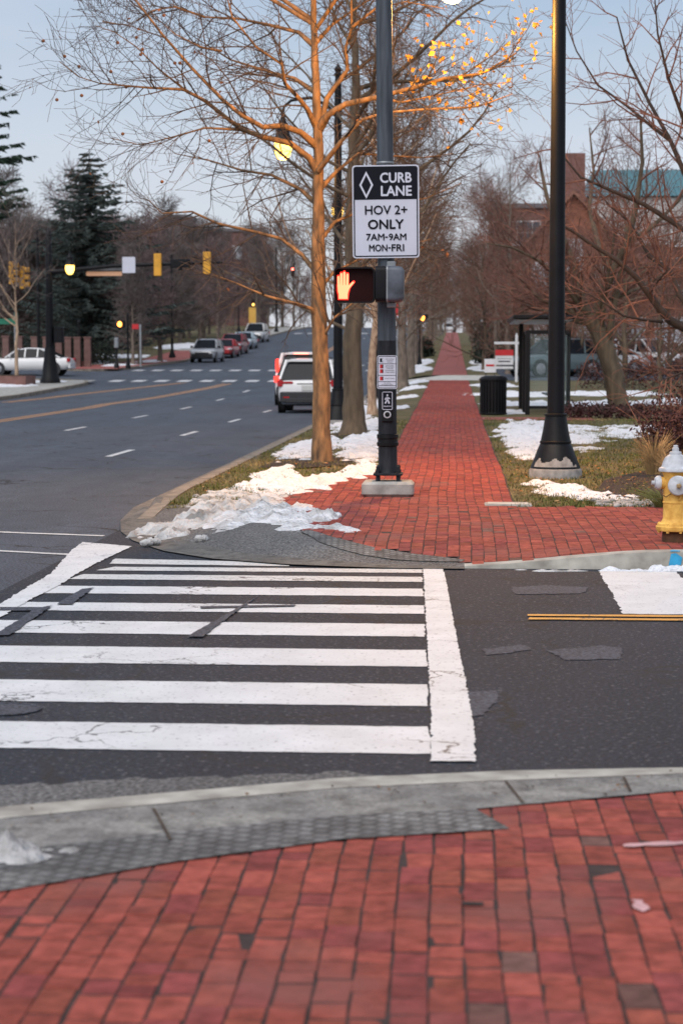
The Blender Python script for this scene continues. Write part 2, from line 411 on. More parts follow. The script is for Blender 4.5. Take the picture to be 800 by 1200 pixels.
# ---------------------------------------------------------------- terrain
def interp(tab, x):
    if x <= tab[0][0]: return tab[0][1]
    for (a, u), (b, v) in zip(tab, tab[1:]):
        if x <= b: return u + (v - u) * (x - a) / (b - a)
    return tab[-1][1]
def smooth01(t): t = min(1, max(0, t)); return t * t * (3 - 2 * t)
ROAD_Z = [(68, 0), (80, .10), (93, .35), (100, .55), (118, 1.0), (146, 1.45), (187, 3.1), (235, 4.8), (270, 5.8), (320, 6.6), (420, 7.0), (600, 4), (900, 0)]
SIDE_Z = [(16, .13), (22, .13), (38, .234), (60, .43), (80, .67), (100, .98), (122, 1.44), (170, 2.57), (261, 4.7), (310, 5.7), (420, 6.6), (600, 5), (900, 2)]
def zr(y): return interp(ROAD_Z, y)
def zs(y): return interp(SIDE_Z, y)
KERB = [(-3.32, 22.5), (-3.30, 20.6), (-3.18, 19.3), (-2.93, 18.4), (-2.49, 17.4), (-1.99, 16.75), (-1.29, 16.32), (-.62, 16.12), (.1, 16.1), (1.0, 16.1), (3.0, 16.1), (8.0, 16.05), (14.0, 16.0)]
def kerb_h(x, y): return .13 * max(smooth01((x + .1) / 1.9), smooth01((y - 20.0) / 3.0))
def seg_near(x, y):
    best = (1e9, None)
    for (ax, ay), (bx, by) in zip(KERB, KERB[1:]):
        dx, dy = bx - ax, by - ay; t = max(0, min(1, ((x - ax) * dx + (y - ay) * dy) / (dx * dx + dy * dy)))
        qx, qy = ax + dx * t, ay + dy * t; d = math.hypot(x - qx, y - qy)
        if d < best[0]: best = (d, (qx, qy))
    return best
def T(x, y):
    """height of the ground (pavement, verge, lawn, hillside) beside the roads"""
    if y < 16.0: return 0.0
    if x < -10:
        z = zr(y) + .13
        if x < -24: z += (-24 - x) * .02
        return z
    if x < -3.4: return zr(y)
    z = zs(y)
    if y < 24 and x < 4:
        d, q = seg_near(x, y); h = kerb_h(*q)
        z = h + (zs(y) - h) * smooth01(d / 1.3)
    elif x < -1.2:
        k = smooth01((x + 3.3) / 2.1); z = (zr(y) + .13) * (1 - k) + zs(y) * k
    if x > 12: z += (x - 12) * .01
    return z
def G(px, py, z=0.0):
    """point at height z seen at a pixel of the 800x1200 photograph"""
    a, t = math.atan(180 / F), math.atan(130 / F)
    v = Vector((px - 400, F, 600 - py))
    v = Matrix.Rotation(-a, 3, 'X') @ v; v = Matrix.Rotation(t, 3, 'Z') @ v
    k = (z - CAM_Z) / v.z
    return Vector((v.x * k, v.y * k, z))
def P(px, py, y):
    """point at distance y along the street seen at a pixel"""
    a, t = math.atan(180 / F), math.atan(130 / F)
    v = Vector((px - 400, F, 600 - py)); v = Matrix.Rotation(-a, 3, 'X') @ v; v = Matrix.Rotation(t, 3, 'Z') @ v
    k = y / v.y
    return Vector((v.x * k, y, CAM_Z + v.z * k))
# ================================================================ THE SETTING
rng = random.Random(7)
def grid(name, xs, ys, zf, m, parent=None, keep=None, smooth=True):
    b = MB(); V = [(x, y, zf(x, y)) for y in ys for x in xs]; n = len(xs); fs = []
    for j in range(len(ys) - 1):
        for i in range(n - 1):
            if keep is None or keep((xs[i] + xs[i + 1]) / 2, (ys[j] + ys[j + 1]) / 2): fs.append((j * n + i, j * n + i + 1, (j + 1) * n + i + 1, (j + 1) * n + i))
    b.add(V, fs); return b.build(name, m, parent, smooth='all')
def lin(a, b, n): return [a + (b - a) * i / n for i in range(n + 1)]
def steps(*segs):
    r = []
    for a, b, n in segs: r += lin(a, b, n)[:-1]
    return r + [segs[-1][1]]
YS = steps((-40, 5, 3), (5, 30, 25), (30, 130, 50), (130, 450, 64), (450, 900, 9), (900, 3000, 6))
def base_z(x, y):
    if -24 < x < -3: return min(T(x, y), zr(y)) - .12
    if y < 16.5: return -.12
    return T(x, y) - .12
struct(grid('ground', steps((-900, -100, 8), (-100, -24.5, 15), (-24.5, -2.5, 22), (-2.5, 12, 10), (12, 100, 12), (100, 900, 8)), YS, base_z, 'hillside'))
RY = steps((-30, 14, 4), (14, 60, 23), (60, 130, 35), (130, 450, 64))
road = struct(grid('main_road', lin(-24, -3.3, 12), RY, lambda x, y: zr(y), 'asphalt'))
side = struct(grid('side_street', steps((-3.3, 4, 8), (4, 60, 10)), lin(4.5, 20.5, 16), lambda x, y: 0.0, 'asphalt_dark', keep=lambda x, y: y < 16.6 or x < .2))
leftst = struct(grid('side_street', lin(-70, -17.3, 20), lin(99.5, 115, 12), lambda x, y: zr(y) + .008 + (max(0, -20 - x) * .02), 'asphalt'))
def flat(name, pts, m, parent=None, z=.004, zf=None):
    b = MB(); b.poly([(x, y, (zf(x, y) if zf else 0) + z) for x, y in pts]); return b.build(name, m, parent)
def strip(name, A, B, m, zf, parent=None, sub=4, across=4):
    """sheet between two polylines of equal length"""
    def dense(L):
        r = []
        for (a, b), (c, d) in zip(L, L[1:]): r += [(a + (c - a) * i / sub, b + (d - b) * i / sub) for i in range(sub)]
        return r + [L[-1]]
    A, B = dense(A), dense(B); n = len(A); V = []
    for k in range(across + 1):
        t = k / across
        for (ax, ay), (bx, by) in zip(A, B):
            x, y = ax + (bx - ax) * t, ay + (by - ay) * t; V.append((x, y, zf(x, y)))
    b = MB(); b.add(V, [(k * n + i, k * n + i + 1, (k + 1) * n + i + 1, (k + 1) * n + i) for k in range(across) for i in range(n - 1)])
    return b.build(name, m, parent, smooth='all')
def ragged(pts, amp, stp, seed):
    """outline of a painted marking with slightly uneven edges"""
    r_ = random.Random(seed); o = []
    for (ax, ay), (bx, by) in zip(pts, pts[1:] + pts[:1]):
        L = math.hypot(bx - ax, by - ay); n = max(1, int(L / stp))
        for i in range(n):
            t = i / n; o.append((ax + (bx - ax) * t + r_.gauss(0, amp), ay + (by - ay) * t + r_.gauss(0, amp)))
    return o
def rect(x0, x1, y0, y1): return [(x0, y0), (x1, y0), (x1, y1), (x0, y1)]
# ---- crosswalk over the side street
bars = [(9.10, 8.47), (10.3, 9.65), (11.53, 10.9), (12.67, 12.09), (13.63, 13.18), (14.63, 14.16), (15.43, 15.08), (16.0, 15.72)]
def railx(y): return -.215 + (15.25 - y) * (.135 / 6.8)
for i, (y1, y0) in enumerate(bars):
    yo = .03 * (i - 3)
    flat('crosswalk_bar', ragged([((-3.2, -3.2, -3.2, -3.2, -3.1, -3.0, -2.95, -2.85)[i], y0 + .05), (railx(y0) - .01, y0), (railx(y1) - .01, y1), ((-3.2, -3.2, -3.2, -3.2, -3.05, -2.95, -2.9, -2.75)[i], y1 + .05)], .004, .06, i), 'worn_white_paint' if i > 5 else 'white_paint', side, .004)
pts = [G(128, 661), G(340, 664), G(335, 659.5), G(135, 655)]
flat('crosswalk_bar', ragged([(p.x, p.y) for p in pts], .006, .12, 91), 'worn_white_paint', side, .004)
flat('crosswalk_line', ragged([(.105, 8.3), (.10, 9.4), (.03, 12), (-.045, 15.2), (-.075, 16.0), (-.235, 16.0), (-.215, 15.2), (-.15, 12), (-.095, 9.4), (-.085, 8.3)], .0035, .035, 33), 'white_paint', side, .008)
flat('crosswalk_line', ragged([(G(*q).x, G(*q).y) for q in ((97, 636), (84, 646), (60, 673), (21, 696), (-70, 752), (-45, 752), (39, 702), (68, 688), (89, 674), (115, 660), (155, 641))], .005, .05, 34), 'white_paint', side, .008)
for k, (a, b_, c, d) in enumerate([((219, 748), (283, 711), (303, 699), (238, 748)), ((-8, 747), (42, 715), (62, 711), (12, 746)), ((66, 710), (96, 692), (110, 690), (84, 710))]):
    flat('road_patch', ragged([(G(*q).x, G(*q).y) for q in (a, b_, c, d)], .004, .06, 70 + k), 'asphalt_patch', side, .012)
for k, pp in enumerate([[(235, 712), (345, 710), (345, 712), (235, 714.5)], [(0, 713), (60, 713), (55, 717), (0, 717)]]):
    flat('road_patch', ragged([(G(*q).x, G(*q).y) for q in pp], .004, .06, 75 + k), 'asphalt_patch', side, .010)
for k, pp in enumerate([[(640, 763), (700, 757), (728, 760), (727, 773), (660, 774)], [(565, 762), (610, 756), (622, 760), (600, 766), (570, 768)], [(598, 689), (640, 686), (690, 689), (680, 696), (604, 697)], [(541, 812), (580, 810), (585, 818), (565, 838), (545, 842)]]):
    flat('road_patch', ragged([(G(*q).x, G(*q).y) for q in pp], .008, .05, 80 + k), 'asphalt_patch', side, .004)
flat('stop_line', ragged([(1.14, 13.25), (1.78, 13.25), (1.78, 15.93), (1.17, 15.93)], .006, .05, 41), 'white_paint', side, .004)
for yy in (13.13, 12.95): flat('centre_line', ragged(rect(.50, 9, yy - .045, yy + .045), .004, .15, int(yy * 10)), 'yellow_paint', side, .008 if yy > 13 else .0085)
# worn gravelly edge of the asphalt by the near gutter
NA = [(-3.0, 6.0), (-2.3, 6.8), (-1.65, 7.28), (-1.07, 7.55), (-.44, 7.85), (.24, 8.03), (.94, 8.13), (1.7, 8.2), (4, 8.25)]
NB = [(-3.0, 5.2), (-2.2, 6.1), (-1.5, 6.61), (-.976, 6.92), (-.4, 7.2), (.09, 7.34), (.89, 7.70), (1.6, 7.80), (4, 7.9)]
NC = [(-3.0, 4.6), (-2.2, 5.65), (-1.386, 6.12), (-.92, 6.5), (-.38, 6.84), (.21, 7.03)]
flat('gravel_edge', ragged([(-2.3, 6.7), (-1.65, 7.2), (-1.07, 7.5), (-.44, 7.8), (-.1, 7.93), (-.45, 8.06), (-1.0, 7.95), (-1.65, 7.8), (-2.3, 7.5)], .02, .08, 5), 'gravelly', side, .004)
def mixpl(A, B, t): return [(a + (c - a) * t, b + (d - b) * t) for (a, b), (c, d) in zip(A, B)]
struct(strip('kerb', NA, mixpl(NA, NB, .28), 'kerb_light', lambda x, y: .027))
struct(strip('gutter', mixpl(NA, NB, .28), mixpl(NA, NB, 1.0), 'near_gutter', lambda x, y: .025))
struct(strip('ramp', NB[:6], NC, 'ramp_concrete', lambda x, y: .0255))
# ---- bricks laid one by one
def brick_field(name, x0, x1, y0, y1, inside, zf, seed, jx=0.0):
    r_ = random.Random(seed); b = MB(); W, L = .1025, .203; nx = int((x1 - x0) / W) + 1
    nb = 0
    for i in range(nx):
        y = y0 - r_.random() * L
        while y < y1:
            ln = L + r_.gauss(0, .004)
            if r_.random() < .52: ln = L * r_.choice((.5, .5, .66, .8))
            cy = y + ln / 2; xa = x0 + i * W + .010 * math.sin(y * .7 + 1.3) + .004 * math.sin(y * 2.7 + i * .33) + jx * (cy - y0); cx = xa + W / 2
            if inside(cx, cy):
                z = zf(cx, cy); g = r_.choice((.0018, .0025, .0035)); gy = r_.choice((.0045, .006, .0075)) if name == 'pavement' else .004; e = .0045; cx += r_.gauss(0, .0015); dz = r_.gauss(0, .0014); tx, ty = r_.gauss(0, .012), r_.gauss(0, .008); q = r_.gauss(0, .018)
                P8 = []
                for ee, eg, zz in ((g, gy, -.006), (g + .0022, gy + .0035, 0)):
                    for sx, sy in ((-1, -1), (1, -1), (1, 1), (-1, 1)):
                        px_, py_ = sx * (W / 2 - ee), sy * (ln / 2 - eg)
                        X_, Y_ = cx + px_ - py_ * q, cy + py_ + px_ * q; P8.append((X_, Y_, zf(X_, Y_) + zz + dz + px_ * tx + py_ * ty))
                u = r_.random()
                if u < .012: c = (.19, .095, .08)
                elif u < .11: c = (.34, .088, .060)
                elif u < .32: c = (.28, .064, .060)
                else: c = (.348, .083, .062)
                k = r_.uniform(.70, 1.10); c = tuple(v * k for v in c)
                b.add(P8, [(4, 5, 6, 7), (0, 1, 5, 4), (1, 2, 6, 5), (2, 3, 7, 6), (3, 0, 4, 7)], 0, c)
                zq = -.0032 - .0006 * (i % 2) - .0003 * (nb % 2); nb += 1
                b.add([(u_, v_, zf(u_, v_) + zq) for u_, v_ in ((cx - W / 2 - .014, y - .006), (cx + W / 2 + .014, y - .006), (cx + W / 2 + .014, y + ln + .006), (cx - W / 2 - .014, y + ln + .006))], [(0, 1, 2, 3)], 1, (.05, .03, .03))
            y += ln
    return b.build(name, ['brick_paver', 'joint_sand'])
def near_y(x):
    return interp([(-3, 4.62), (-2.2, 5.67), (-1.386, 6.14), (-.92, 6.52), (-.38, 6.86), (.21, 7.05)], x) if x < .03 else interp([(.03, 7.34), (.21, 7.40), (.89, 7.70), (1.6, 7.80), (4, 7.9)], x)
struct(brick_field('pavement', -2.4, 2.3, 3.0, 7.95, lambda x, y: y < near_y(x) + .10, lambda x, y: .019, 3, -.004))
struct(flat('ground', rect(-14, 14, -12, 3.05), 'brick_far', None, .012))
def GT(px, py):
    z = .05
    for _ in range(8): p = G(px, py, z + .016); z = .5 * z + .5 * T(p.x, p.y)
    return (p.x, p.y)
FB = [GT(*q) for q in ((316, 598), (338, 610), (361, 621), (388, 629), (412, 635), (440, 642), (475, 648), (512, 652), (545, 656))]
def far_y(x): return 16.27 if x > FB[-1][0] else interp(FB, x)
def verge_x(y): return interp([(20.6, -2.6), (21.3, -2.0), (25, -1.6), (26.5, -1.0)], y)
def in_walk(x, y):
    if y > 85.5: return False
    if y < 26.5 and (x < verge_x(y) or y < far_y(x) - (.03 if x < 0 else .0)): return False
    if x < -1.98: return False
    if y >= 21.0: return -1.0 < x < .68 or (y < 26.5 and x < .68)
    return x < 7.0
struct(brick_field('pavement', -2.1, 7.0, 16.2, 21.1, in_walk, lambda x, y: T(x, y) + .016, 11, .002))
struct(brick_field('sidewalk', -2.0, .72, 21.1, 85.5, in_walk, lambda x, y: T(x, y) + .016, 12))
struct(grid('sidewalk', lin(-1.0, .68, 2), lin(94.5, 330, 60), lambda x, y: T(x, y) + .02, 'brick_far'))
struct(grid('pavement', lin(.68, 3.2, 4), lin(45.2, 46.8, 2), lambda x, y: T(x, y) + .014, 'brick_far'))
struct(grid('driveway', lin(-3.3, 30, 12), lin(85.5, 94.5, 6), lambda x, y: T(x, y) + .012, 'concrete_light', keep=lambda x, y: x < 2.2))
struct(grid('driveway', lin(2.2, 40, 12), lin(85.5, 130, 12), lambda x, y: T(x, y) + .012, 'asphalt'))
struct(grid('pavement', lin(-.4, 7, 30), lin(16.16, 17.2, 6), lambda x, y: T(x, y) + .003, 'joint_sand'))
# ---- far corner: ramp, kerbs, gutters
struct(strip('ramp', [(-3.30, 21.6), (-3.30, 20.6), (-3.18, 19.3), (-2.93, 18.4), (-2.49, 17.4), (-1.99, 16.75), (-1.29, 16.32), (-.62, 16.12), (.1, 16.1)],
      [(-2.4, 21.9), (-2.15, 21.7), FB[0], FB[1], FB[2], FB[4], FB[5], FB[7], FB[8]], 'gravelly', lambda x, y: T(x, y) + .003 + .008 * smooth01(seg_near(x, y)[0] / .25)))
struct(strip('ramp', [(a - .10 * k, c - .24 * k) for k, (a, c) in zip((.6, .9, 1, 1, 1, .8, .3), FB[2:])], [(a, c) for a, c in FB[2:]], 'ramp_concrete', lambda x, y: T(x, y) + .0185))
struct(strip('gutter', [(-3.62, 22.5), (-3.46, 20.6), (-3.24, 19.3), (-2.97, 18.35), (-2.53, 17.33), (-2.01, 16.65), (-1.3, 16.2), (-.62, 16.0), (.1, 15.98)],
      [(-3.28, 22.5), (-3.12, 20.8), (-2.9, 19.5), (-2.64, 18.6), (-2.27, 17.72), (-1.82, 17.02), (-1.2, 16.55), (-.6, 16.28), (.1, 16.12)], 'corner_gutter', lambda x, y: (T(x, y) if x > -3.45 else 0) + .0125 - .008 * smooth01((.10 - seg_near(x, y)[0]) / .10)))
def kerb_run(name, line, zlow, ztop, wx, wy, m='kerb_concrete'):
    b = MB(); V = []; n = 4
    for (x, y) in line:
        V += [(x, y, zlow(x, y) - .05), (x + wx * .08, y + wy * .08, ztop(x, y)), (x + wx, y + wy, ztop(x, y) + .006), (x + wx, y + wy, zlow(x, y) - .05)]
    fs = [(i * n + j, (i + 1) * n + j, (i + 1) * n + j + 1, i * n + j + 1) for i in range(len(line) - 1) for j in range(3)]
    b.add(V, fs + [(0, 1, 2, 3)]); return struct(b.build(name, m))
kerb_run('kerb', [(x, 16.1 - .004 * max(0, x - 1)) for x in lin(.1, 3, 14) + lin(3.3, 40, 12)], lambda x, y: 0, lambda x, y: kerb_h(x, y) + .014, 0, .17, 'kerb_light')
kl = [(-3.30, y) for y in steps((20.6, 30, 9), (30, 86, 30), (94, 400, 70))]
kerb_run('kerb', [p for p in kl if p[1] <= 85.6], lambda x, y: zr(y), lambda x, y: T(x + .1, y) + .012 if y < 24 else zr(y) + .14, .17, 0)
kerb_run('kerb', [p for p in kl if p[1] >= 94], lambda x, y: zr(y), lambda x, y: zr(y) + .14, .17, 0)
struct(strip('gutter', [(-3.62, y) for y in [22.5] + [q for q in RY if 23 < q]], [(-3.29, y) for y in [22.5] + [q for q in RY if 23 < q]], 'gutter_concrete', lambda x, y: zr(y) + .0085, sub=1, across=1))
lk = [(-17.5, y) for y in steps((20, 94, 37))] + [(-17.6, 96), (-18.1, 98), (-19.2, 99.2), (-21, 99.6), (-40, 99.8)]
kerb_run('kerb', lk, lambda x, y: zr(y), lambda x, y: zr(y) + .14, -.17, 0)
lk2 = [(-45, 114.8), (-23, 114.8), (-21, 115.2), (-19.9, 116.6), (-19.5, 119)] + [(-19.5, y) for y in steps((122, 400, 60))]
kerb_run('kerb', lk2, lambda x, y: zr(y), lambda x, y: zr(y) + .14, -.17, 0)
# ---- blocks on the far left side
struct(grid('pavement', lin(-17.6, -40, 12), lin(20, 98, 26), lambda x, y: T(x, y) + .004, 'concrete', keep=lambda x, y: x < -17.6 and not (y > 96.5 and x > -19)))
struct(grid('pavement', lin(-19.6, -23, 3), lin(116, 165, 20), lambda x, y: T(x, y) + .004, 'brick_far'))
struct(grid('pavement', lin(-19.6, -23, 3), lin(165, 400, 50), lambda x, y: T(x, y) + .004, 'concrete'))
struct(grid('lawn', lin(-23, -60, 10), lin(116, 330, 40), lambda x, y: T(x, y) + .006, 'lawn'))
# ---- verge and right-hand lawn
struct(grid('verge', lin(-3.15, -.9, 5), steps((21.2, 30, 9), (30, 85.6, 30)), lambda x, y: T(x, y) + .004, 'lawn'))
struct(grid('verge', lin(-3.15, -.9, 5), lin(94.4, 400, 50), lambda x, y: T(x, y) + .004, 'lawn'))
struct(grid('lawn', steps((.66, 6, 10), (6, 60, 12)), steps((20.95, 40, 20), (40, 85.6, 24)), lambda x, y: T(x, y) + .004 + .025 * noise.noise(Vector((x * .8, y * .4, 0))) * smooth01((x - .8) * 2), 'lawn'))
struct(grid('lawn', lin(.68, 2.2, 2), lin(94.4, 330, 50), lambda x, y: T(x, y) + .004, 'lawn'))
struct(grid('lawn', steps((2.2, 60, 12)), lin(130, 330, 24), lambda x, y: T(x, y) + .004, 'lawn'))
# ---- main road markings
def dash(x, y0, y1, w_=.13, m='far_white_paint', name='lane_line'):
    n = max(1, int((y1 - y0) / 2)); b = MB()
    for i in range(n):
        a, c = y0 + (y1 - y0) * i / n, y0 + (y1 - y0) * (i + 1) / n
        b.poly([(x - w_ / 2, a, zr(a) + .005), (x + w_ / 2, a, zr(a) + .005), (x + w_ / 2, c, zr(c) + .005), (x - w_ / 2, c, zr(c) + .005)])
    return b.build(name, m, road)
for y in (34.2, 43.6, 53, 62.6, 72, 81.5, 91, 122, 131, 140, 150, 160, 170, 180, 190, 200, 210): dash(-5.95, y, y + 2.6)
for y in (46.5, 56.5, 66.5, 76.5, 86.5, 124, 134, 144, 154, 164, 174, 184, 194, 204): dash(-9.1, y, y + 2.6)
def pline(name, pts, w_, m):
    b = MB()
    for (x0, y0), (x1, y1) in zip(pts, pts[1:]):
        n = max(1, int(abs(y1 - y0) / 2))
        for i in range(n):
            t, u = i / n, (i + 1) / n; xa, ya, xb, yb = x0 + (x1 - x0) * t, y0 + (y1 - y0) * t, x0 + (x1 - x0) * u, y0 + (y1 - y0) * u
            b.poly([(xa - w_ / 2, ya, zr(ya) + .006), (xa + w_ / 2, ya, zr(ya) + .006), (xb + w_ / 2, yb, zr(yb) + .006), (xb - w_ / 2, yb, zr(yb) + .006)])
    return b.build(name, m, road)
for dx in (0, .28):
    pline('centre_line', [(-12.2 + dx, 22), (-12.4 + dx, 54), (-12.7 + dx, 72), (-11.1 + dx, 97)], .13, 'far_yellow_paint')
    pline('centre_line', [(-16.9 + dx, 74), (-16.3 + dx, 82), (-14.6 + dx, 93), (-13.4 + dx, 98)], .13, 'far_yellow_paint')
    pline('centre_line', [(-10.6 + dx, 120), (-10.6 + dx, 222)], .13, 'far_yellow_paint')
for a, c in (((-60, 622), (122, 628.5)), ((-60, 643), (100, 651.5))):
    p, q = G(*a), G(*c); flat('crosswalk_line', ragged([(p.x, p.y - .05), (q.x, q.y - .05), (q.x, q.y + .06), (p.x, p.y + .06)], .006, .2, int(a[1])), 'worn_white_paint', road, .006)
for y, n, x0 in ((99.3, 11, -17.0), (116.5, 13, -18.6)):
    for k in range(n):
        x = x0 + k * 1.15; dash(x, y, y + 2.2, .62, 'far_white_paint', 'crosswalk_bar')
for k in range(9): dash(-17.6 + k * 1.5, 226, 229, .9, 'far_white_paint', 'crosswalk_bar')
b = MB(); b.lathe([(.17, 0), (.17, .004), (.15, .004), (.15, .001), (.0, .001)], (0, 0, 0), 28, cap=False)
mh = G(8, 832); o = b.build('manhole_cover', 'asphalt_patch', None, loc=(mh.x, mh.y, .004)); tag(o, 'dark iron manhole cover set in the asphalt between crosswalk bars', 'manhole cover')
for k, (pa, pb) in enumerate((((592, 916), (612, 941)), ((180, 948), (200, 985)), ((730, 911), (738, 928)))):
    a, c = G(*pa, .026), G(*pb, .026); n_ = Vector((c.y - a.y, a.x - c.x, 0)).normalized() * .006
    struct(flat('kerb_joint', [(a.x - n_.x, a.y - n_.y), (a.x + n_.x, a.y + n_.y), (c.x + n_.x, c.y + n_.y), (c.x - n_.x, c.y - n_.y)], 'soil', None, .0295))
r_ = random.Random(17); b = MB()
for _ in range(90):
    t_ = r_.random(); x = -1.6 + 2.6 * t_; y = interp([(-1.65, 6.95), (-.44, 7.5), (.9, 7.9)], x) + r_.gauss(0, .13); s = r_.uniform(.004, .013); a = r_.uniform(0, 6.28)
    c = r_.choice([(.05, .04, .03), (.12, .08, .05), (.25, .22, .19), (.2, .11, .05)])
    b.add([(x + math.cos(a + k * 2.1) * s, y + math.sin(a + k * 2.1) * s, .031 + .003 * k) for k in range(3)], [(0, 1, 2)], 0, c)
o = b.build('leaf_litter', 'leaf_litter'); o['kind'] = 'stuff'; o['label'] = 'grit and leaf crumbs in the near gutter'
# spray marks and chalk lines on kerb, gutter and bricks
for (pp, m, z, nm) in (([(365, 966), (440, 958), (520, 949), (519, 953), (440, 962), (368, 969)], 'orange_spray', .016, 'spray_mark'), ([(528, 950), (548, 951), (546, 954), (530, 953)], 'orange_spray', .016, 'spray_mark'),
                       ([(728, 988.5), (770, 987), (802, 985), (802, 989), (765, 990.5), (729, 992)], 'pink_chalk', .026, 'chalk_mark'), ([(741, 1053), (750, 1053), (758, 1064), (752, 1068), (744, 1064)], 'pink_chalk', .026, 'chalk_mark')):
    struct(flat(nm, ragged([(G(*q, z).x, G(*q, z).y) for q in pp], .006, .03, len(pp)), m, None, z))
struct(flat('brick_gap', [(G(*q, .022).x, G(*q, .022).y) for q in ((541, 1057), (566, 1057.5), (566, 1061.5), (541, 1061))], 'joint_sand', None, .0245))
b = MB(); b.poly([(1.74, 16.098, .03), (1.84, 16.098, .04), (1.85, 16.098, .10), (1.80, 16.10, .135), (1.76, 16.10, .13)]); b.poly([(1.755, 16.106, .147), (1.83, 16.106, .147), (1.84, 16.17, .151), (1.80, 16.22, .151), (1.76, 16.18, .151)])
struct(b.build('spray_mark', 'blue_spray'))

# ---- snow left lying in patches
def snow(ell, cell, m, label, zf=T, amp=.55, fr=2.4, lift=.0, seed=0):
    x0 = min(e[0] - e[2] * 1.5 for e in ell); x1 = max(e[0] + e[2] * 1.5 for e in ell); y0 = min(e[1] - e[3] * 1.5 for e in ell); y1 = max(e[1] + e[3] * 1.5 for e in ell)
    cx_, cy_ = (cell, cell) if not isinstance(cell, tuple) else cell
    nx, ny = int((x1 - x0) / cx_) + 1, int((y1 - y0) / cy_) + 1; H = {}; b = MB(); idx = {}
    for j in range(ny + 1):
        for i in range(nx + 1):
            x, y = x0 + i * cx_, y0 + j * cy_; v = -9; hh = .05
            for (ex, ey, rx, ry, h) in ell:
                q = 1 - ((x - ex) / rx) ** 2 - ((y - ey) / ry) ** 2
                if q > v: v = q; hh = h
            n1 = noise.fractal(Vector((x * fr + seed, y * fr * .8, seed)), 1.0, 2.0, 4)
            n2 = noise.fractal(Vector((x * 9, y * 9, 3.1 + seed)), 1.0, 2.0, 3)
            v = v + amp * n1 + .1 * n2
            H[(i, j)] = v
            n3 = noise.fractal(Vector((x * 26, y * 26, 1.7 + seed)), 1.0, 2.0, 3) if cx_ < .07 else 0
            z = (min(1.0, v * 1.0) ** .8 * hh * (.58 + .55 * n2 + .35 * n1 + .28 * n3)) if v > 0 else max(-.03, v * .12)
            idx[(i, j)] = len(b.v); b.v.append((x, y, zf(x, y) + z + lift))
    for j in range(ny):
        for i in range(nx):
            if max(H[(i, j)], H[(i + 1, j)], H[(i + 1, j + 1)], H[(i, j + 1)]) > 0:
                b.f.append((idx[(i, j)], idx[(i + 1, j)], idx[(i + 1, j + 1)], idx[(i, j + 1)])); b.m.append(0); b.c.append((1, 1, 1))
    o = b.build('snow', m, None, smooth='all'); o['kind'] = 'stuff'; o['label'] = label; return o
snow([(-2.75, 19.15, .34, .85, .10), (-2.45, 20.3, .36, .9, .11), (-2.15, 20.9, .45, .8, .11), (-2.6, 22.2, .3, 1.2, .06)], .035, 'snow_dirty', 'dirty ploughed snow heaped at the kerb corner', amp=1.1, fr=4, seed=2)
snow([(-1.85, 20.2, .42, 1.0, .09), (-1.55, 19.3, .40, .7, .09), (-1.22, 18.3, .34, .42, .06), (-2.1, 19.4, .34, .8, .08), (-.98, 17.95, .22, .20, .035), (-2.05, 21.9, .3, .9, .07)], .035, 'snow_mid', 'white snow bank sliding over the corner bricks', amp=1.0, fr=3.0, seed=5)
snow([(-2.05, 24.2, .55, 1.5, .10), (-1.6, 25.2, .28, 1.1, .09), (-2.35, 26.6, .30, 1.2, .07), (-1.25, 27.0, .25, 1.6, .08)], .05, 'snow', 'snow strip on the verge before the first tree', amp=1.1, fr=3.2, seed=8)
snow([(-1.45, 31.5, .34, 2.2, .10), (-1.6, 35.5, .45, 3, .10), (-2.4, 34, .5, 4, .08), (-1.9, 42.5, .6, 3.5, .08), (-2.5, 47, .5, 5, .08), (-1.3, 29.6, .2, .7, .06)], (.06, .12), 'snow', 'snow along the verge between street trees', amp=1.1, fr=3, seed=11)
snow([(-1.55, 54, .4, 1.5, .08), (-2.6, 57, .5, 6, .08), (-1.5, 64, .45, 1.4, .08), (-1.5, 75, .5, 2, .1), (-2.6, 72, .5, 7, .08), (-1.6, 84, .6, 1.6, .1)], (.08, .2), 'snow', 'snow patches farther along the verge', amp=1.0, fr=1.6, seed=13)
snow([(1.42, 37.5, .50, 6.2, .09), (1.15, 32.5, .26, 2.6, .07), (1.75, 42, .4, 3, .07)], (.05, .12), 'snow', 'snow drift on the lawn left of the lamp post', amp=1.5, fr=2.2, seed=17)
snow([(1.30, 23.6, .34, .9, .07), (1.55, 22.6, .30, .55, .07), (1.1, 24.6, .3, .35, .05), (1.85, 22.2, .28, .4, .05)], .035, 'snow', 'snow patch on the grass before the lamp post', amp=.9, fr=3.2, seed=19)
snow([(2.3, 36.5, .55, 1.6, .06), (3.2, 38.5, .9, 1.6, .06), (2.1, 33, .3, .7, .05), (4.2, 41, 1.0, 1.6, .07), (2.5, 41, .5, 1.5, .05)], (.06, .1), 'snow', 'broken snow patches on the lawn right of the lamp post', amp=1.5, fr=1.6, seed=23)
snow([(2.6, 56.5, 1.6, 2.0, .10), (5.0, 57.5, 2.0, 1.7, .10), (7.5, 60, 2.0, 1.8, .10), (2.2, 66, 1.6, 2.4, .1), (5.0, 67, 2.2, 2.2, .1), (1.4, 50, .5, 2.5, .07), (1.3, 58, .4, 3, .07), (1.6, 78, .8, 3, .1)], (.1, .2), 'snow', 'snow bands on the lawn behind the bus shelter', amp=.9, fr=1.2, seed=29)
snow([(1.62, 16.02, .20, .06, .075), (1.85, 16.03, .2, .055, .06), (1.32, 15.98, .16, .05, .04), (2.2, 16.0, .3, .08, .07)], .018, 'snow', 'snow lying in the gutter by the hydrant', zf=lambda x, y: 0.0, amp=.4, fr=6, seed=31)
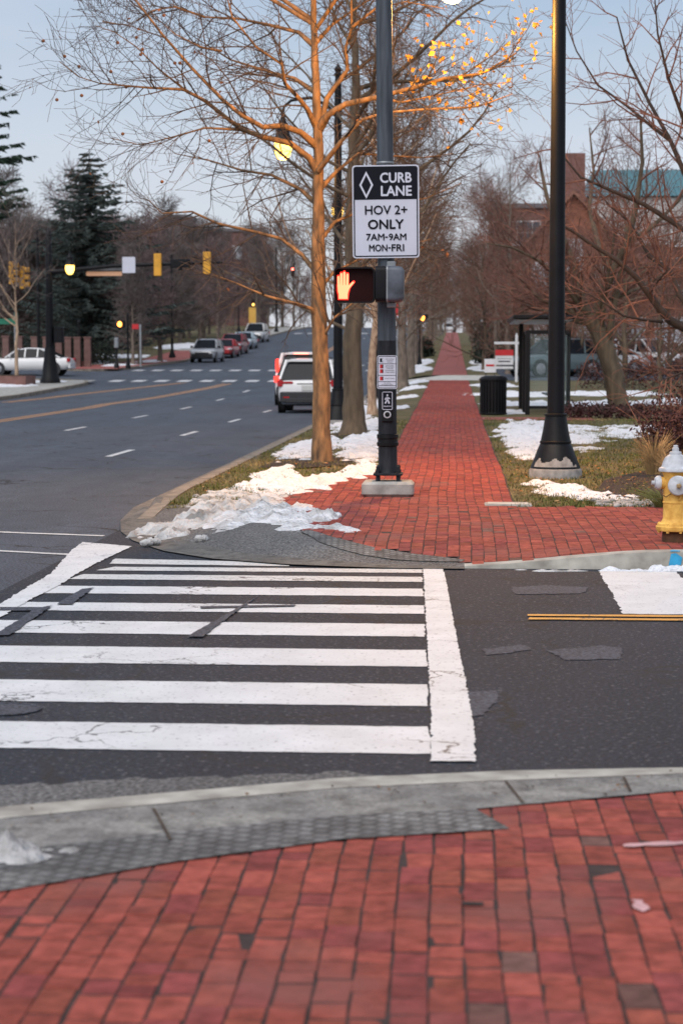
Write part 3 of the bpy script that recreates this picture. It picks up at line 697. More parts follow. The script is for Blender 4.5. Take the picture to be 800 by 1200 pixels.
snow([(.78, 15.93, .16, .05, .02), (.55, 16.02, .06, .03, .02), (1.0, 15.97, .1, .05, .02)], .018, 'snow_dirty', 'grey ice crust in the gutter under the kerb', zf=lambda x, y: 0.0, amp=.4, fr=6, seed=37)
snow([(-1.5, 6.55, .20, .15, .085), (-1.34, 6.62, .10, .07, .05)], .016, 'snow_dirty', 'grubby snow lump in the near gutter', zf=lambda x, y: .01, amp=.35, fr=7, seed=41)
snow([(.2, 112, 0.01, .01, .1), (1.5, 108, .7, 5, .15), (1.6, 122, .6, 6, .15), (-2.0, 108, .9, 6, .15), (-2.0, 125, .8, 8, .15)], (.15, .4), 'snow', 'snow beside the uphill sidewalk', amp=.4, fr=.8, seed=43)
snow([(-26, 122, 3.5, 3, .15), (-33, 124, 5, 3, .15), (-25, 132, 2.5, 4, .15), (-21.3, 127, .9, 4, .12), (-30, 140, 6, 3, .15), (-21.3, 140, .9, 5, .12), (-26, 152, 3, 4, .15), (-24, 175, 2, 8, .2)], (.35, .5), 'snow', 'snow patches on the far side of the street', amp=.5, fr=.5, seed=47)
snow([(-20.3, 91, 1.2, 2.0, .15), (-21.5, 95, 1.8, 1.6, .15), (-19.2, 96.0, .5, 1.0, .1)], (.15, .2), 'snow', 'snow on the left corner by the brick planter', amp=.4, fr=1, seed=53)
for k, (px, py, s) in enumerate(((393, 612, .05), (180, 627, .06), (172, 628, .05), (236, 627, .05))):
    p = G(px, py, .1); b = MB(); r_ = random.Random(k)
    b.lathe([(.01, -.02), (s * .9, 0), (s, s * .5), (s * .7, s * .95), (.01, s * 1.05)], (0, 0, 0), 9, cap=False)
    b.v = [(x * r_.uniform(.8, 1.2) * 1.25, y * r_.uniform(.8, 1.2), z * r_.uniform(.85, 1.15)) for x, y, z in b.v]
    o = b.build('snow_chunk', 'snow' if k == 0 else 'snow_dirty', None, smooth='all', loc=(p.x, p.y, T(p.x, p.y) + .015))
    tag(o, ['small clean snow chunk alone on the corner bricks', 'grey snow chunk in the gutter at the foot of the snow bank', 'smaller grey snow chunk beside the one in the gutter', 'dirty snow chunk on the gravelly ramp'][k], 'snow chunk')
# ---- grass blades and leaf litter
def blades(name, n, x0, x1, y0, y1, ok, label, seed, h=(.025, .06)):
    r_ = random.Random(seed); b = MB()
    for _ in range(n):
        t = r_.random() ** 1.5; y = y0 + (y1 - y0) * t; x = r_.uniform(x0, x1)
        if not ok(x, y): continue
        g = noise.noise(Vector((x * 1.1, y * .8, 9.3))) + r_.gauss(0, .25); z = T(x, y)
        c = (.125, .132, .036) if g > -.05 else ((.32, .24, .11) if g < -.4 else (.21, .17, .07))
        k = r_.uniform(.7, 1.2); c = tuple(v * k for v in c)
        for _b in range(3):
            a = r_.uniform(0, 6.28); hh = r_.uniform(*h); l = r_.uniform(.02, .05); w_ = .006; dx, dy = math.cos(a), math.sin(a); ox, oy = r_.gauss(0, .03), r_.gauss(0, .03)
            b.add([(x + ox - dy * w_, y + oy + dx * w_, z), (x + ox + dy * w_, y + oy - dx * w_, z), (x + ox + dx * l, y + oy + dy * l, z + hh)], [(0, 1, 2)], 0, c)
    o = b.build(name, 'grass_blades'); o['kind'] = 'stuff'; o['label'] = label; return o
blades('grass', 15000, .68, 5.5, 21.0, 46, lambda x, y: True, 'short patchy winter grass around the lamp post', 1)
blades('grass', 6000, -3.1, -1.0, 21.4, 45, lambda x, y: x < verge_x(y) if y < 26.5 else True, 'short winter grass on the verge under the street trees', 2)
def litter(n, x0, x1, y0, y1, seed, label, ok=lambda x, y: True):
    r_ = random.Random(seed); b = MB()
    for _ in range(n):
        x, y = r_.uniform(x0, x1), r_.uniform(y0, y1)
        if not ok(x, y): continue
        s = r_.uniform(.012, .032); a = r_.uniform(0, 6.28); z = T(x, y) + .022 + r_.random() * .012; c = r_.choice([(.28, .15, .06), (.20, .10, .045), (.36, .24, .12), (.40, .16, .05), (.13, .07, .04)])
        q = [(math.cos(a + k * 1.57) * s * (1 if k % 2 else .6), math.sin(a + k * 1.57) * s * (1 if k % 2 else .6)) for k in range(4)]
        b.add([(x + u, y + v, z + r_.uniform(0, .015)) for u, v in q], [(0, 1, 2), (0, 2, 3)], 0, c)
    o = b.build('leaf_litter', 'leaf_litter'); o['kind'] = 'stuff'; o['label'] = label
litter(900, .7, 3.2, 21.0, 30, 4, 'dry fallen leaves on the lawn edge')
litter(260, -3.1, -1.2, 21.5, 34, 5, 'dry fallen leaves on the verge')
b = MB(); r_ = random.Random(3)
for _ in range(240):
    x, y = r_.uniform(1.55, 2.6), r_.uniform(21.05, 22.0); s = r_.uniform(.02, .055); v0 = len(b.v)
    b.lathe([(.002, -.2 * s), (s * .8, .1 * s), (s, .45 * s), (s * .6, .8 * s), (.002, .9 * s)], (x, y, T(x, y)), 6, cap=False, a0=r_.random())
o = b.build('gravel', 'stone', None, smooth='all'); o['kind'] = 'stuff'; o['label'] = 'grey pebbles along the planting bed by the hydrant'
struct(strip('planting_bed', [(1.6, 22.6), (2.0, 22.1), (2.8, 21.6), (4.4, 21.4)], [(1.9, 25.0), (2.6, 27), (3.6, 31), (5.6, 33)], 'mulch', lambda x, y: T(x, y) + .03 + .03 * noise.noise(Vector((x * 3, y * 2, 1)))))
for k, (x, y) in enumerate(((-1.95, 29.3), (-1.93, 39.0))):
    struct(strip('planting_bed', [(x - .8, y - 1.2), (x - .2, y - 1.6), (x + .5, y - 1.0)], [(x - .7, y + 1.0), (x, y + 1.3), (x + .6, y + .9)], 'mulch', lambda x, y: T(x, y) + .02))
# ================================================================ STREET FURNITURE
def rrect(w_, h_, r_, n=5):
    o = []
    for cx, cz, a0 in ((w_ / 2 - r_, h_ / 2 - r_, 0), (-w_ / 2 + r_, h_ / 2 - r_, 90), (-w_ / 2 + r_, -h_ / 2 + r_, 180), (w_ / 2 - r_, -h_ / 2 + r_, 270)):
        o += [(cx + r_ * math.cos(R(a0 + 90 * k / n)), cz + r_ * math.sin(R(a0 + 90 * k / n))) for k in range(n + 1)]
    return o
def frame_ring(b, wo, ho, ro, t, y, mi=0):
    """flat outlined border"""
    A = rrect(wo, ho, ro); B = rrect(wo - 2 * t, ho - 2 * t, max(.002, ro - t)); n = len(A)
    b.add([(x, y, z) for x, z in A] + [(x, y, z) for x, z in B], [(i, n + i, n + (i + 1) % n, (i + 1) % n) for i in range(n)], mi)
PX, PY = -.727, 22.55
PZ = T(PX, PY) + .016
LEAN = -.0105
def polex(z): return PX + LEAN * (z - .2)
# ---- signal pole
t = thing('signal_pole', 'weathered grey metal pole bolted to a concrete footing on the brick corner, carrying the signs', 'pole', (PX, PY, PZ))
b = MB(); b.box((0, 0, .082), (.585, .50, .168), bev=.05); b.build('footing', 'concrete', t, smooth=True)
t2 = MB(); t2.box((0, 0, .245), (.33, .33, .028), bev=.02); t2.build('base_plate', 'pole_dark', t, smooth=True)
for sx in (-1, 1):
    for sy in (-1, 1):
        b = MB(); b.lathe([(.022, .16), (.022, .23)], (sx * .115, sy * .115, 0), 8); b.lathe([(.030, .262), (.030, .29), (.020, .292), (.020, .33), (.012, .34)], (sx * .115, sy * .115, 0), 6); b.build('anchor_bolt', 'pole_dark', t)
b = MB(); b.lathe([(.125, .255), (.108, .30), (.105, .56), (.104, 1.75)], (0, 0, 0), 28)
o = b.build('lower_shaft', 'pole_dark', t, smooth=True); o.rotation_euler.y = LEAN
b = MB(); b.lathe([(.104, 1.75), (.096, 2.6), (.082, 8.4), (.03, 8.45)], (0, 0, 0), 28)
o = b.build('upper_shaft', 'pole_grey', t, smooth=True); o.rotation_euler.y = LEAN
b = MB(); b.lathe([(.105, .555), (.122, .565), (.124, .60), (.112, .61), (.112, .64), (.122, .65), (.122, .69), (.105, .70)], (0, 0, 0), 28); o = b.build('collar', 'black_metal', t, smooth=True); o.rotation_euler.y = LEAN
for zz in (2.78, 3.72):
    b = MB(); b.lathe([(.098, 0), (.100, .004), (.100, .022), (.098, .026)], (LEAN * zz, 0, zz), 24, cap=False); b.build('band_clamp', 'galvanised', t, smooth=True)
# ---- lane sign
SZ = 3.335; s = thing('lane_sign', 'black and white curb lane sign mounted high on the grey pole', 'sign', (polex(SZ) + .005, PY - .125, SZ)); s.rotation_euler.y = -.010
u = 1 / 592.6
def cxy(x, z): return ((x - 466.5) * u, (401.5 - z) * u)
b = MB(); b.slab(rrect(.745, 1.03, .035), -.002, .002); b.build('sign_panel', 'sign_white', s)
b = MB(); b.slab(rrect(.715, 1.0, .03), .0025, .006); b.build('back_plate', 'galvanised', s)
b = MB(); frame_ring(b, .715, 1.0, .028, .013, -.0045)
x0, z0 = cxy(262, 322); x1, z1 = cxy(671, 113)
b.add([(x, -.0048, z) for x, z in rrect(.715, 1.0, .028) if z > z0 + .02] + [(-.357, -.0048, z0), (.357, -.0048, z0)], [tuple(range(len([1 for x, z in rrect(.715, 1.0, .028) if z > z0 + .02]) + 2))])
b.build('border_panel', 'sign_black', s)
b = MB(); c0 = cxy(339, 226); hw, hh = 46 * u, 90 * u
A = [(0, hh), (hw, 0), (0, -hh), (-hw, 0)]; Bq = [(q * .70, p * .72) for q, p in A]
b.add([(c0[0] + x, -.008, c0[1] + z) for x, z in A + Bq], [(i, (i + 1) % 4, 4 + (i + 1) % 4, 4 + i) for i in range(4)]); b.build('diamond_symbol', 'sign_white', s)
for body, (xa, xb, za, zb), m in (('CURB', (432, 637, 148, 212), 'sign_white'), ('LANE', (437, 637, 235, 298), 'sign_white'), ('HOV 2+', (330, 607, 362, 420), 'sign_black'), ('ONLY', (350, 583, 455, 515), 'sign_black'), ('7AM', (337, 455, 547, 590), 'sign_black'), ('9AM', (486, 600, 547, 590), 'sign_black'), ('MON', (355, 474, 618, 662), 'sign_black'), ('FRI', (504, 585, 618, 662), 'sign_black')):
    p, q = cxy(xa, zb), cxy(xb, za); text_obj(body, q[0] - p[0], q[1] - p[1], 'lettering', m, s, ((p[0] + q[0]) / 2, -.008, (p[1] + q[1]) / 2), .0042 if body in ('ONLY', 'CURB', 'LANE') else .0022)
for (xa, xb, zz) in ((461, 479, 569), (481, 497, 640)):
    p, q = cxy(xa, zz + 4), cxy(xb, zz - 4); b = MB(); b.box(((p[0] + q[0]) / 2, -.008, (p[1] + q[1]) / 2), (q[0] - p[0], .002, q[1] - p[1])); b.build('lettering', 'sign_black', s)
# ---- pedestrian signal facing the viewer
HX, HZ = -1.098, 2.513
s = thing('pedestrian_signal', 'pedestrian signal with a lit orange raised hand facing us, beside the pole', 'pedestrian signal', (HX, 22.30, HZ))
b = MB(); 
A = rrect(.455, .395, .05); n = len(A); Bk = rrect(.40, .34, .05)
b.add([(x, -.0, z) for x, z in A] + [(x, .10, z) for x, z in A] + [(x, .17, z) for x, z in Bk], [tuple(range(2 * n, 3 * n))] + [(j * n + i, j * n + (i + 1) % n, (j + 1) * n + (i + 1) % n, (j + 1) * n + i) for j in range(2) for i in range(n)])
b.build('housing', 'black_satin', s, smooth=True)
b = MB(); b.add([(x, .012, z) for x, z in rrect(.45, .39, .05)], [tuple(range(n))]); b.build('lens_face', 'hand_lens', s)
b = MB(); I = rrect(.425, .365, .04)
b.add([(x, -.075, z) for x, z in A] + [(x, .02, z) for x, z in A] + [(x, -.075, z) for x, z in I] + [(x, .01, z) for x, z in I], [(i, n + i, n + (i + 1) % n, (i + 1) % n) for i in range(n)] + [(2 * n + i, 2 * n + (i + 1) % n, 3 * n + (i + 1) % n, 3 * n + i) for i in range(n)] + [(i, (i + 1) % n, 2 * n + (i + 1) % n, 2 * n + i) for i in range(n)])
b.build('visor', 'black_satin', s, smooth=True)
k = 1 / 830.0
def hp(x, z): return ((x - 285) * k, (287 - z) * k)
b = MB(); yy = .006
def capsule(p, q, r0, r1):
    (ax, az), (bx, bz) = p, q; L = math.hypot(bx - ax, bz - az); dx, dz = (bx - ax) / L, (bz - az) / L; pts = []
    a0 = math.atan2(dz, dx)
    for i in range(9): a = a0 - math.pi / 2 + math.pi * i / 8; pts.append((bx + r1 * math.cos(a), bz + r1 * math.sin(a)))
    for i in range(9): a = a0 + math.pi / 2 + math.pi * i / 8; pts.append((ax + r0 * math.cos(a), az + r0 * math.sin(a)))
    global yy
    b.add([(x, yy, z) for x, z in pts], [tuple(range(len(pts)))]); yy -= .0006
for p, q in (((140, 300), (136, 212)), ((163, 300), (163, 184)), ((190, 300), (191, 172)), ((218, 300), (220, 190))): capsule(hp(*p), hp(*q), 11.5 * k, 10.5 * k)
capsule(hp(215, 322), hp(272, 262), 14 * k, 9 * k)
pts = [hp(*q) for q in ((127, 285), (231, 285), (240, 310), (226, 350), (222, 372), (222, 412), (139, 412), (139, 372), (131, 340))]
b.add([(x, yy, z) for x, z in pts], [tuple(range(len(pts)))]); hs = b.build('hand_symbol', 'hand_glow', s)
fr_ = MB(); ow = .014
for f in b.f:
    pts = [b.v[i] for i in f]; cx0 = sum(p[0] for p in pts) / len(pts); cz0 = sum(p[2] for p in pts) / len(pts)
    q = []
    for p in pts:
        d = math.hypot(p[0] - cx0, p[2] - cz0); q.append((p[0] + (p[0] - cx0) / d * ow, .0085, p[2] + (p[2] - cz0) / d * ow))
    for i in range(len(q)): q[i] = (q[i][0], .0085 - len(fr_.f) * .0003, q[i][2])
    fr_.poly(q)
fr_.build('hand_halo', 'hand_halo', hs)  # enlarged hand outline that glows red, added as the symbol's halo
b = MB(); b.box((.255, .09, 0), (.10, .08, .26), bev=.02); b.build('bracket', 'black_satin', s)
# ---- pedestrian signal turned away along the other crossing
s = thing('pedestrian_signal', 'pedestrian signal seen side-on with a pale grey back, in front of the pole', 'pedestrian signal', (-.708, 22.28, 2.52))
A = rrect(.40, .395, .05); n = len(A); Bk = rrect(.30, .31, .06); b = MB()
b.add([(-.02, x, z) for x, z in A] + [(.10, x, z) for x, z in A] + [(.145, x * .96, z * .93) for x, z in A] + [(.165, x, z) for x, z in Bk], [tuple(range(3 * n, 4 * n))] + [(j * n + i, (j + 1) * n + i, (j + 1) * n + (i + 1) % n, j * n + (i + 1) % n) for j in range(3) for i in range(n)])
b.build('housing', 'signal_grey', s, smooth=True)
b = MB(); b.add([(-.150, x, z) for x, z in A] + [(-.028, x, z) for x, z in A], [tuple(range(n))] + [(i, n + i, n + (i + 1) % n, (i + 1) % n) for i in range(n)]); b.build('visor', 'black_satin', s, smooth=True)
b = MB(); b.add([(-.028, x * 1.03, z * 1.03) for x, z in A] + [(-.012, x * 1.03, z * 1.03) for x, z in A], [tuple(range(n)), tuple(range(n, 2 * n))] + [(i, n + i, n + (i + 1) % n, (i + 1) % n) for i in range(n)]); b.build('door_frame', 'galvanised', s)
for zz in (-.225, .225): b = MB(); b.box((.02, 0, zz), (.10, .06, .06), bev=.015); b.build('bracket', 'galvanised', s, smooth=True)
# ---- crossing instruction sign and push button
iz = 1.545
s = thing('instruction_sign', 'small white crossing instruction sign with red icons on the pole', 'sign', (polex(iz) + .004, PY - .118, iz))
b = MB(); b.slab(rrect(.225, .375, .022), -.002, .002); b.build('sign_panel', 'sign_white', s)
b = MB(); frame_ring(b, .210, .360, .018, .007, -.004)
for zz in (.095, -.035, -.105, -.15): b.box((0, -.0045, zz), (.20, .001, .005))
b.build('rule_lines', 'sign_black', s)
for zz, m in ((.135, 'sign_black'), (.065, 'sign_red'), (.012, 'sign_red'), (-.07, 'sign_red')):
    b = MB(); b.box((-.062, -.0045, zz), (.038, .001, .042)); o = b.build('icon', m, s)
    b = MB(); b.box((-.050, -.0055, zz), (.012, .001, .036)); b.build('icon_mark', 'sign_white' if m == 'sign_black' else 'sign_black', o)
for body, x, zz, w_ in (('START CROSSING', .03, .147, .10), ('WATCH FOR', .03, .130, .07), ('VEHICLES', .03, .113, .06), ("DON'T START", .03, .076, .09), ('FINISH CROSSING', .03, .058, .10), ('IF STARTED', .03, .040, .07), ('TIME REMAINING', .03, .018, .105), ('TO FINISH CROSSING', .03, -.002, .11), ("DON'T CROSS", .03, -.07, .11), ('TO CROSS', 0, -.122, .08), ('PUSH BUTTON', 0, -.139, .12)):
    text_obj(body, w_, .011, 'lettering', 'sign_black', s, (x, -.0048, zz), 0)
bz = 1.185
s = thing('push_button', 'black push button station with a white walking figure on the pole', 'push button', (polex(bz) + .004, PY - .112, bz))
b = MB(); b.box((0, .004, -.02), (.135, .05, .36), bev=.02); b.build('housing', 'black_metal', s, smooth=True)
b = MB(); b.slab(rrect(.118, .205, .016), -.0255, -.022); b.build('sign_panel', 'sign_black', s, loc=(0, 0, .04))
b = MB(); frame_ring(b, .116, .203, .015, .006, -.0275); b.build('border', 'sign_white', s, loc=(0, 0, .04))
b = MB()
def limb(pts, w_):
    for (ax, az), (bx, bz_) in zip(pts, pts[1:]):
        L = math.hypot(bx - ax, bz_ - az); nx, nz_ = -(bz_ - az) / L * w_, (bx - ax) / L * w_
        b.add([(ax + nx, -.0275, az + nz_), (ax - nx, -.0275, az - nz_), (bx - nx, -.0275, bz_ - nz_), (bx + nx, -.0275, bz_ + nz_)], [(0, 1, 2, 3)])
limb([(0, .085), (-.002, .052)], .013); limb([(-.002, .054), (.014, .034), (.020, .008)], .008); limb([(-.004, .054), (-.012, .03), (-.026, .010)], .008); limb([(-.004, .082), (-.020, .066), (-.026, .05)], .006); limb([(.004, .082), (.020, .068), (.028, .060)], .006)
b.add([(.0 + .010 * math.cos(q), -.0276, .102 + .010 * math.sin(q)) for q in [i * .628 for i in range(10)]], [tuple(range(10))]); b.build('walking_figure', 'sign_white', s)
text_obj('PUSH BUTTON', .085, .012, 'lettering', 'sign_white', s, (0, -.0276, -.022), .0006)
b = MB(); b.lathe([(.040, 0), (.042, .012), (.030, .016), (.028, .008)], (0, -.02, -.115), 20, axis='Y', cap=False); b.build('button_ring', 'hydrant_silver', s, smooth=True)
b = MB(); b.lathe([(.029, 0), (.026, .010), (.012, .014)], (0, -.02, -.115), 16, axis='Y'); b.build('button', 'black_metal', s, smooth=True)

# ---- street lamps: flared base, shaft, arm; the lantern hangs from the arm
def lamp_post(loc, label, sc_=1.0, arm=-1.36, hl=6.29, detailed=False, group='black street lamp posts along the sidewalk', flake=False):
    p = thing('lamp_post', label, 'lamp post', loc, 0, group)
    n = 24 if detailed else 12
    b = MB(); b.lathe([(.345, -.05), (.345, .10), (.33, .125)], n=n); b.build('plinth', 'flaked_metal', p, smooth=True)
    b = MB(); b.lathe([(.325, .12), (.318, .15), (.265, .28), (.218, .41), (.197, .445), (.205, .452), (.205, .475), (.193, .482), (.165, .62), (.143, .76), (.136, .80), (.15, .806), (.15, .826), (.132, .835), (.112, .84)], n=n); base_o = b.build('base', 'black_metal', p, smooth=True)
    if flake:
        f = MB(); r0 = lambda z: .3185 + (.197 - .3185) * (z - .15) / .295
        idx = {}; A = [(i, j) for j in range(13) for i in range(29)]
        for i, j in A:
            a = R(-90 - 62 + i * 4.2); z = .152 + j * .011; idx[(i, j)] = len(f.v); rr = r0(z) + .003; f.v.append((rr * math.cos(a), rr * math.sin(a), z))
        for j in range(12):
            for i in range(28):
                q = noise.noise(Vector((i * .22, j * .12, 4.2))) * .09 + .085 - (j * .011) - abs(i - 15) * .0022
                if q > 0: f.f.append((idx[(i, j)], idx[(i + 1, j)], idx[(i + 1, j + 1)], idx[(i, j + 1)])); f.m.append(0); f.c.append((1, 1, 1))
        f.build('flaked_paint', 'flaked_metal', base_o)
    b = MB(); top = hl + 1.9
    fl = [(.112, .83), (.108, 1.2), (.080, top - .3), (.06, top)]
    b.lathe(fl, n=n); b.build('shaft', 'black_satin', p, smooth=True)
    b = MB(); b.lathe([(.08, 0), (.1, .03), (.06, .08), (.09, .15), (.03, .24), (.0, .3)], (0, 0, top - .05), 12); b.build('finial', 'black_metal', p, smooth=True)
    zb = hl + 1.15; b = MB(); s_ = 1 if arm > 0 else -1; L = abs(arm)
    pts = [Vector((0, 0, zb - .25)), Vector((s_ * L * .2, 0, zb + .05)), Vector((s_ * L * .5, 0, zb + .22)), Vector((s_ * L * .85, 0, zb + .16)), Vector((s_ * L * .98, 0, zb + .02)), Vector((s_ * L, 0, zb - .12))]
    b.tube(pts, [.045, .04, .036, .034, .034, .034], 8, cap=True); b.tube([Vector((0, 0, zb - .6)), Vector((s_ * L * .22, 0, zb - .3)), Vector((s_ * L * .45, 0, zb + .18))], .018, 6); b.build('arm', 'black_metal', p, smooth=True)
    return p
def lantern(loc, label, group='glowing pendant lanterns of the street lamps', m='lamp_globe', watts=0, size=1.0):
    p = thing('lantern', label, 'lantern', loc, 0, group); q = size
    b = MB(); b.lathe([(.02 * q, 0), (.09 * q, .02 * q), (.155 * q, .09 * q), (.195 * q, .21 * q), (.205 * q, .33 * q), (.19 * q, .42 * q)], n=20); g = b.build('globe', m, p, smooth=True)
    b = MB(); b.lathe([(.215 * q, .415 * q), (.225 * q, .43 * q), (.20 * q, .50 * q), (.16 * q, .60 * q), (.14 * q, .74 * q), (.15 * q, .77 * q), (.09 * q, .86 * q), (.05 * q, .92 * q), (.05 * q, 1.05 * q)], n=20); b.build('hood', 'black_metal', p, smooth=True)
    if watts:
        l = bpy.data.lights.new('lamp_light', 'POINT'); l.energy = watts; l.color = (1.0, .46, .10); l.shadow_soft_size = .2
        lo = bpy.data.objects.new('lamp_light', l); COL.objects.link(lo); lo.parent = p; lo.location = (0, 0, -.06)
    return p
x, y = 1.33, 25.9; lamp_post((x, y, T(x, y)), 'tall black lamp post with peeling flared base, nearest on the lawn', arm=-1.36, hl=6.16, detailed=True, flake=True)
lantern((-.03, y, 6.22), 'glowing lantern cut by the top edge, hanging above the sidewalk', m='lamp_globe_near', watts=1650)
x, y = -2.62, 45.6; lamp_post((x, y, T(x, y)), 'black lamp post on the verge between the first and second street trees', arm=-1.25, hl=6.05, detailed=True)
lantern((x - 1.25, y, T(x, y) + 6.02), 'lit yellow lantern hanging in the branches left of the first tree', watts=260)
x, y = -2.62, 68; lamp_post((x, y, T(x, y)), 'black lamp post half hidden behind the signal pole', arm=-1.3, hl=6.2)
lantern((x - 1.3, y, T(x, y) + 6.15), 'small lit lantern showing just left of the curb lane sign', watts=200)
# ---- fire hydrant
x, y = 1.885, 17.0
h = thing('fire_hydrant', 'yellow fire hydrant with silver bonnet and caps on the brick corner', 'fire hydrant', (x, y, T(x, y) + .012)); h.rotation_euler.z = .06
b = MB(); b.lathe([(.105, -.03), (.105, .07), (.098, .10)], n=24); b.build('standpipe', 'rust', h, smooth=True)
b = MB(); b.lathe([(.12, .095), (.155, .10), (.160, .112), (.160, .135), (.150, .142), (.146, .16), (.118, .168), (.108, .185), (.102, .20)], n=28); fl = b.build('flange', 'hydrant_yellow', h, smooth=True)
for i in range(8):
    a = i * math.pi / 4 + .2; b = MB(); b.lathe([(.014, .085), (.014, .165), (.006, .168)], (.138 * math.cos(a), .138 * math.sin(a), 0), 6); b.build('flange_bolt', 'hydrant_yellow', fl)
b = MB(); b.lathe([(.103, .18), (.099, .24), (.099, .33), (.104, .335), (.104, .345), (.099, .35), (.098, .56), (.104, .58), (.118, .60)], n=32); b.build('barrel', 'hydrant_yellow', h, smooth=True)
b = MB(); b.lathe([(.10, .598), (.140, .603), (.143, .615), (.136, .632), (.118, .642), (.112, .66), (.104, .69), (.086, .722), (.062, .742), (.052, .746), (.050, .765), (.044, .77), (.03, .772), (.028, .80), (.018, .806)], n=32)
bon = b.build('bonnet', 'hydrant_silver', h, smooth=True)
b = MB(); b.lathe([(.022, .80), (.022, .822), (.012, .826)], n=5); b.build('operating_nut', 'hydrant_silver', bon)
b = MB(); b.lathe([(.066, .05), (.066, .115), (.078, .118), (.078, .128)], (0, 0, .49), 24, axis='Y', cap=False); noz = b.build('pumper_nozzle', 'hydrant_yellow', h, smooth=True)
b = MB(); b.lathe([(.080, .120), (.084, .126), (.084, .150), (.076, .160), (.050, .166), (.026, .17), (.026, .174)], (0, 0, .49), 28, axis='Y'); cp = b.build('cap', 'hydrant_silver', noz, smooth=True)
b = MB(); b.lathe([(.022, .172), (.022, .198), (.014, .204)], (0, 0, .49), 5, axis='Y'); b.build('cap_nut', 'hydrant_brass', noz)
for sx in (-1, 1):
    b = MB(); b.lathe([(.052, sx * .06), (.052, sx * .118), (.058, sx * .120), (.058, sx * .128)], (0, 0, .505), 20, axis='X', cap=False); nz_ = b.build('hose_nozzle', 'hydrant_yellow', h, smooth=True)
    b = MB(); b.lathe([(.058, sx * .122), (.062, sx * .130), (.060, sx * .155), (.045, sx * .172), (.02, sx * .176), (.018, sx * .20)], (0, 0, .505), 20, axis='X'); b.build('cap', 'hydrant_silver', nz_, smooth=True)
    pass
for sx in (-1, 1):
    b = MB(); b.tube([Vector((sx * .12, -.02, .45)), Vector((sx * .115, -.06, .405)), Vector((sx * .09, -.085, .39)), Vector((sx * .05, -.105, .42))], .0045, 5); b.build('cap_chain', 'rust', h)
b = MB(); b.tube([Vector((.02, -.10, .42)), Vector((.03, -.11, .39)), Vector((.02, -.105, .365))], .008, 6); b.build('chain_lug', 'hydrant_yellow', h)
# ---- utility cover
p = G(596, 591.5, .146); t = thing('utility_cover', 'flat grey concrete utility box lid set in the sidewalk edge', 'utility cover', (p.x - .01, p.y, T(p.x, p.y)))
b = MB(); b.box((0, 0, .012), (.50, .36, .034), bev=.012); b.build('frame', 'concrete', t, smooth=True)
b = MB(); b.box((0, 0, .0325), (.43, .29, .006), bev=.004); b.build('lid', 'concrete_light', t, smooth=True)
# ---- litter bin
x, y = .98, 48.6; t = thing('trash_can', 'round black slatted steel trash can beside the bus shelter', 'trash can', (x, y, T(x, y)))
b = MB(); b.lathe([(.28, 0), (.30, .03), (.30, .85)], n=28); b.build('liner', 'black_satin', t, smooth=True)
b = MB()
for i in range(26):
    a = i * 2 * math.pi / 26; b.box((.318 * math.cos(a), .318 * math.sin(a), .45), (.045, .012, .80), rz=a + math.pi / 2)
b.build('slat_ring', 'black_metal', t)
b = MB(); b.lathe([(.33, .02), (.335, .04), (.33, .06)], n=28, cap=False); b.build('base_ring', 'black_metal', t, smooth=True)
b = MB(); b.lathe([(.325, .83), (.345, .84), (.345, .88), (.30, .92), (.20, .955), (.17, .95), (.165, .90)], n=28, cap=False); b.build('lid', 'black_metal', t, smooth=True)
# ---- bus shelter
x0, x1, y0, y1 = 1.80, 2.80, 48.4, 53.2; zb = T(2.4, 50)
t = thing('bus_shelter', 'black framed glass bus shelter behind the near lamp post', 'bus shelter', (2.4, 51, zb))
def q3(x, y, z): return (x - 2.4, y - 51, z - 0)
for (lx, ly, h_) in ((x0, y0, 2.02), (x1, y0 + .5, 2.02), (x0 - .02, y0 + 1.4, 2.02), (x1, y1, 2.32), (x0, y1, 2.32), (x1, 51.2, 2.32)):
    b = MB(); b.box(q3(lx, ly, h_ / 2 - .05), (.11, .11, h_ + .1)); b.build('post', 'black_metal', t)
b = MB(); b.box(q3((x0 + x1) / 2, y0 + .02, 1.99), (x1 - x0, .07, .09)); b.box(q3((x0 + x1) / 2, y0 + .02, .18), (x1 - x0, .06, .07)); b.box(q3(x1, (y0 + y1) / 2, 1.99), (.07, y1 - y0, .09)); b.box(q3(x1, (y0 + y1) / 2, .18), (.06, y1 - y0, .07)); b.box(q3(x0, y0 + .7, 1.99), (.07, 1.4, .09)); b.build('rails', 'black_metal', t)
b = MB(); b.box(q3(2.2, 51.3, 2.36), (1.5, 5.4, .10), bev=.03); b.build('roof', 'black_metal', t, smooth=True)
b = MB(); b.box(q3(2.2, 51.3, 2.285), (1.36, 5.2, .03)); b.build('roof_soffit', 'galvanised', t)
b = MB(); b.box(q3((x0 + x1) / 2, y0 + .02, 1.08), (x1 - x0 - .1, .012, 1.74)); b.build('end_panel', 'shelter_glass', t)
b = MB(); b.box(q3(x1, (y0 + y1) / 2, 1.08), (.012, y1 - y0 - .1, 1.74)); b.build('back_panel', 'shelter_glass', t)
b = MB(); b.box(q3(2.52, 51.0, .46), (.42, 2.6, .04)); be = b.build('bench', 'seat_metal', t)
for yy_ in (50, 52): b = MB(); b.box(q3(2.52, yy_, .22), (.05, .05, .46)); b.build('leg', 'seat_metal', be)
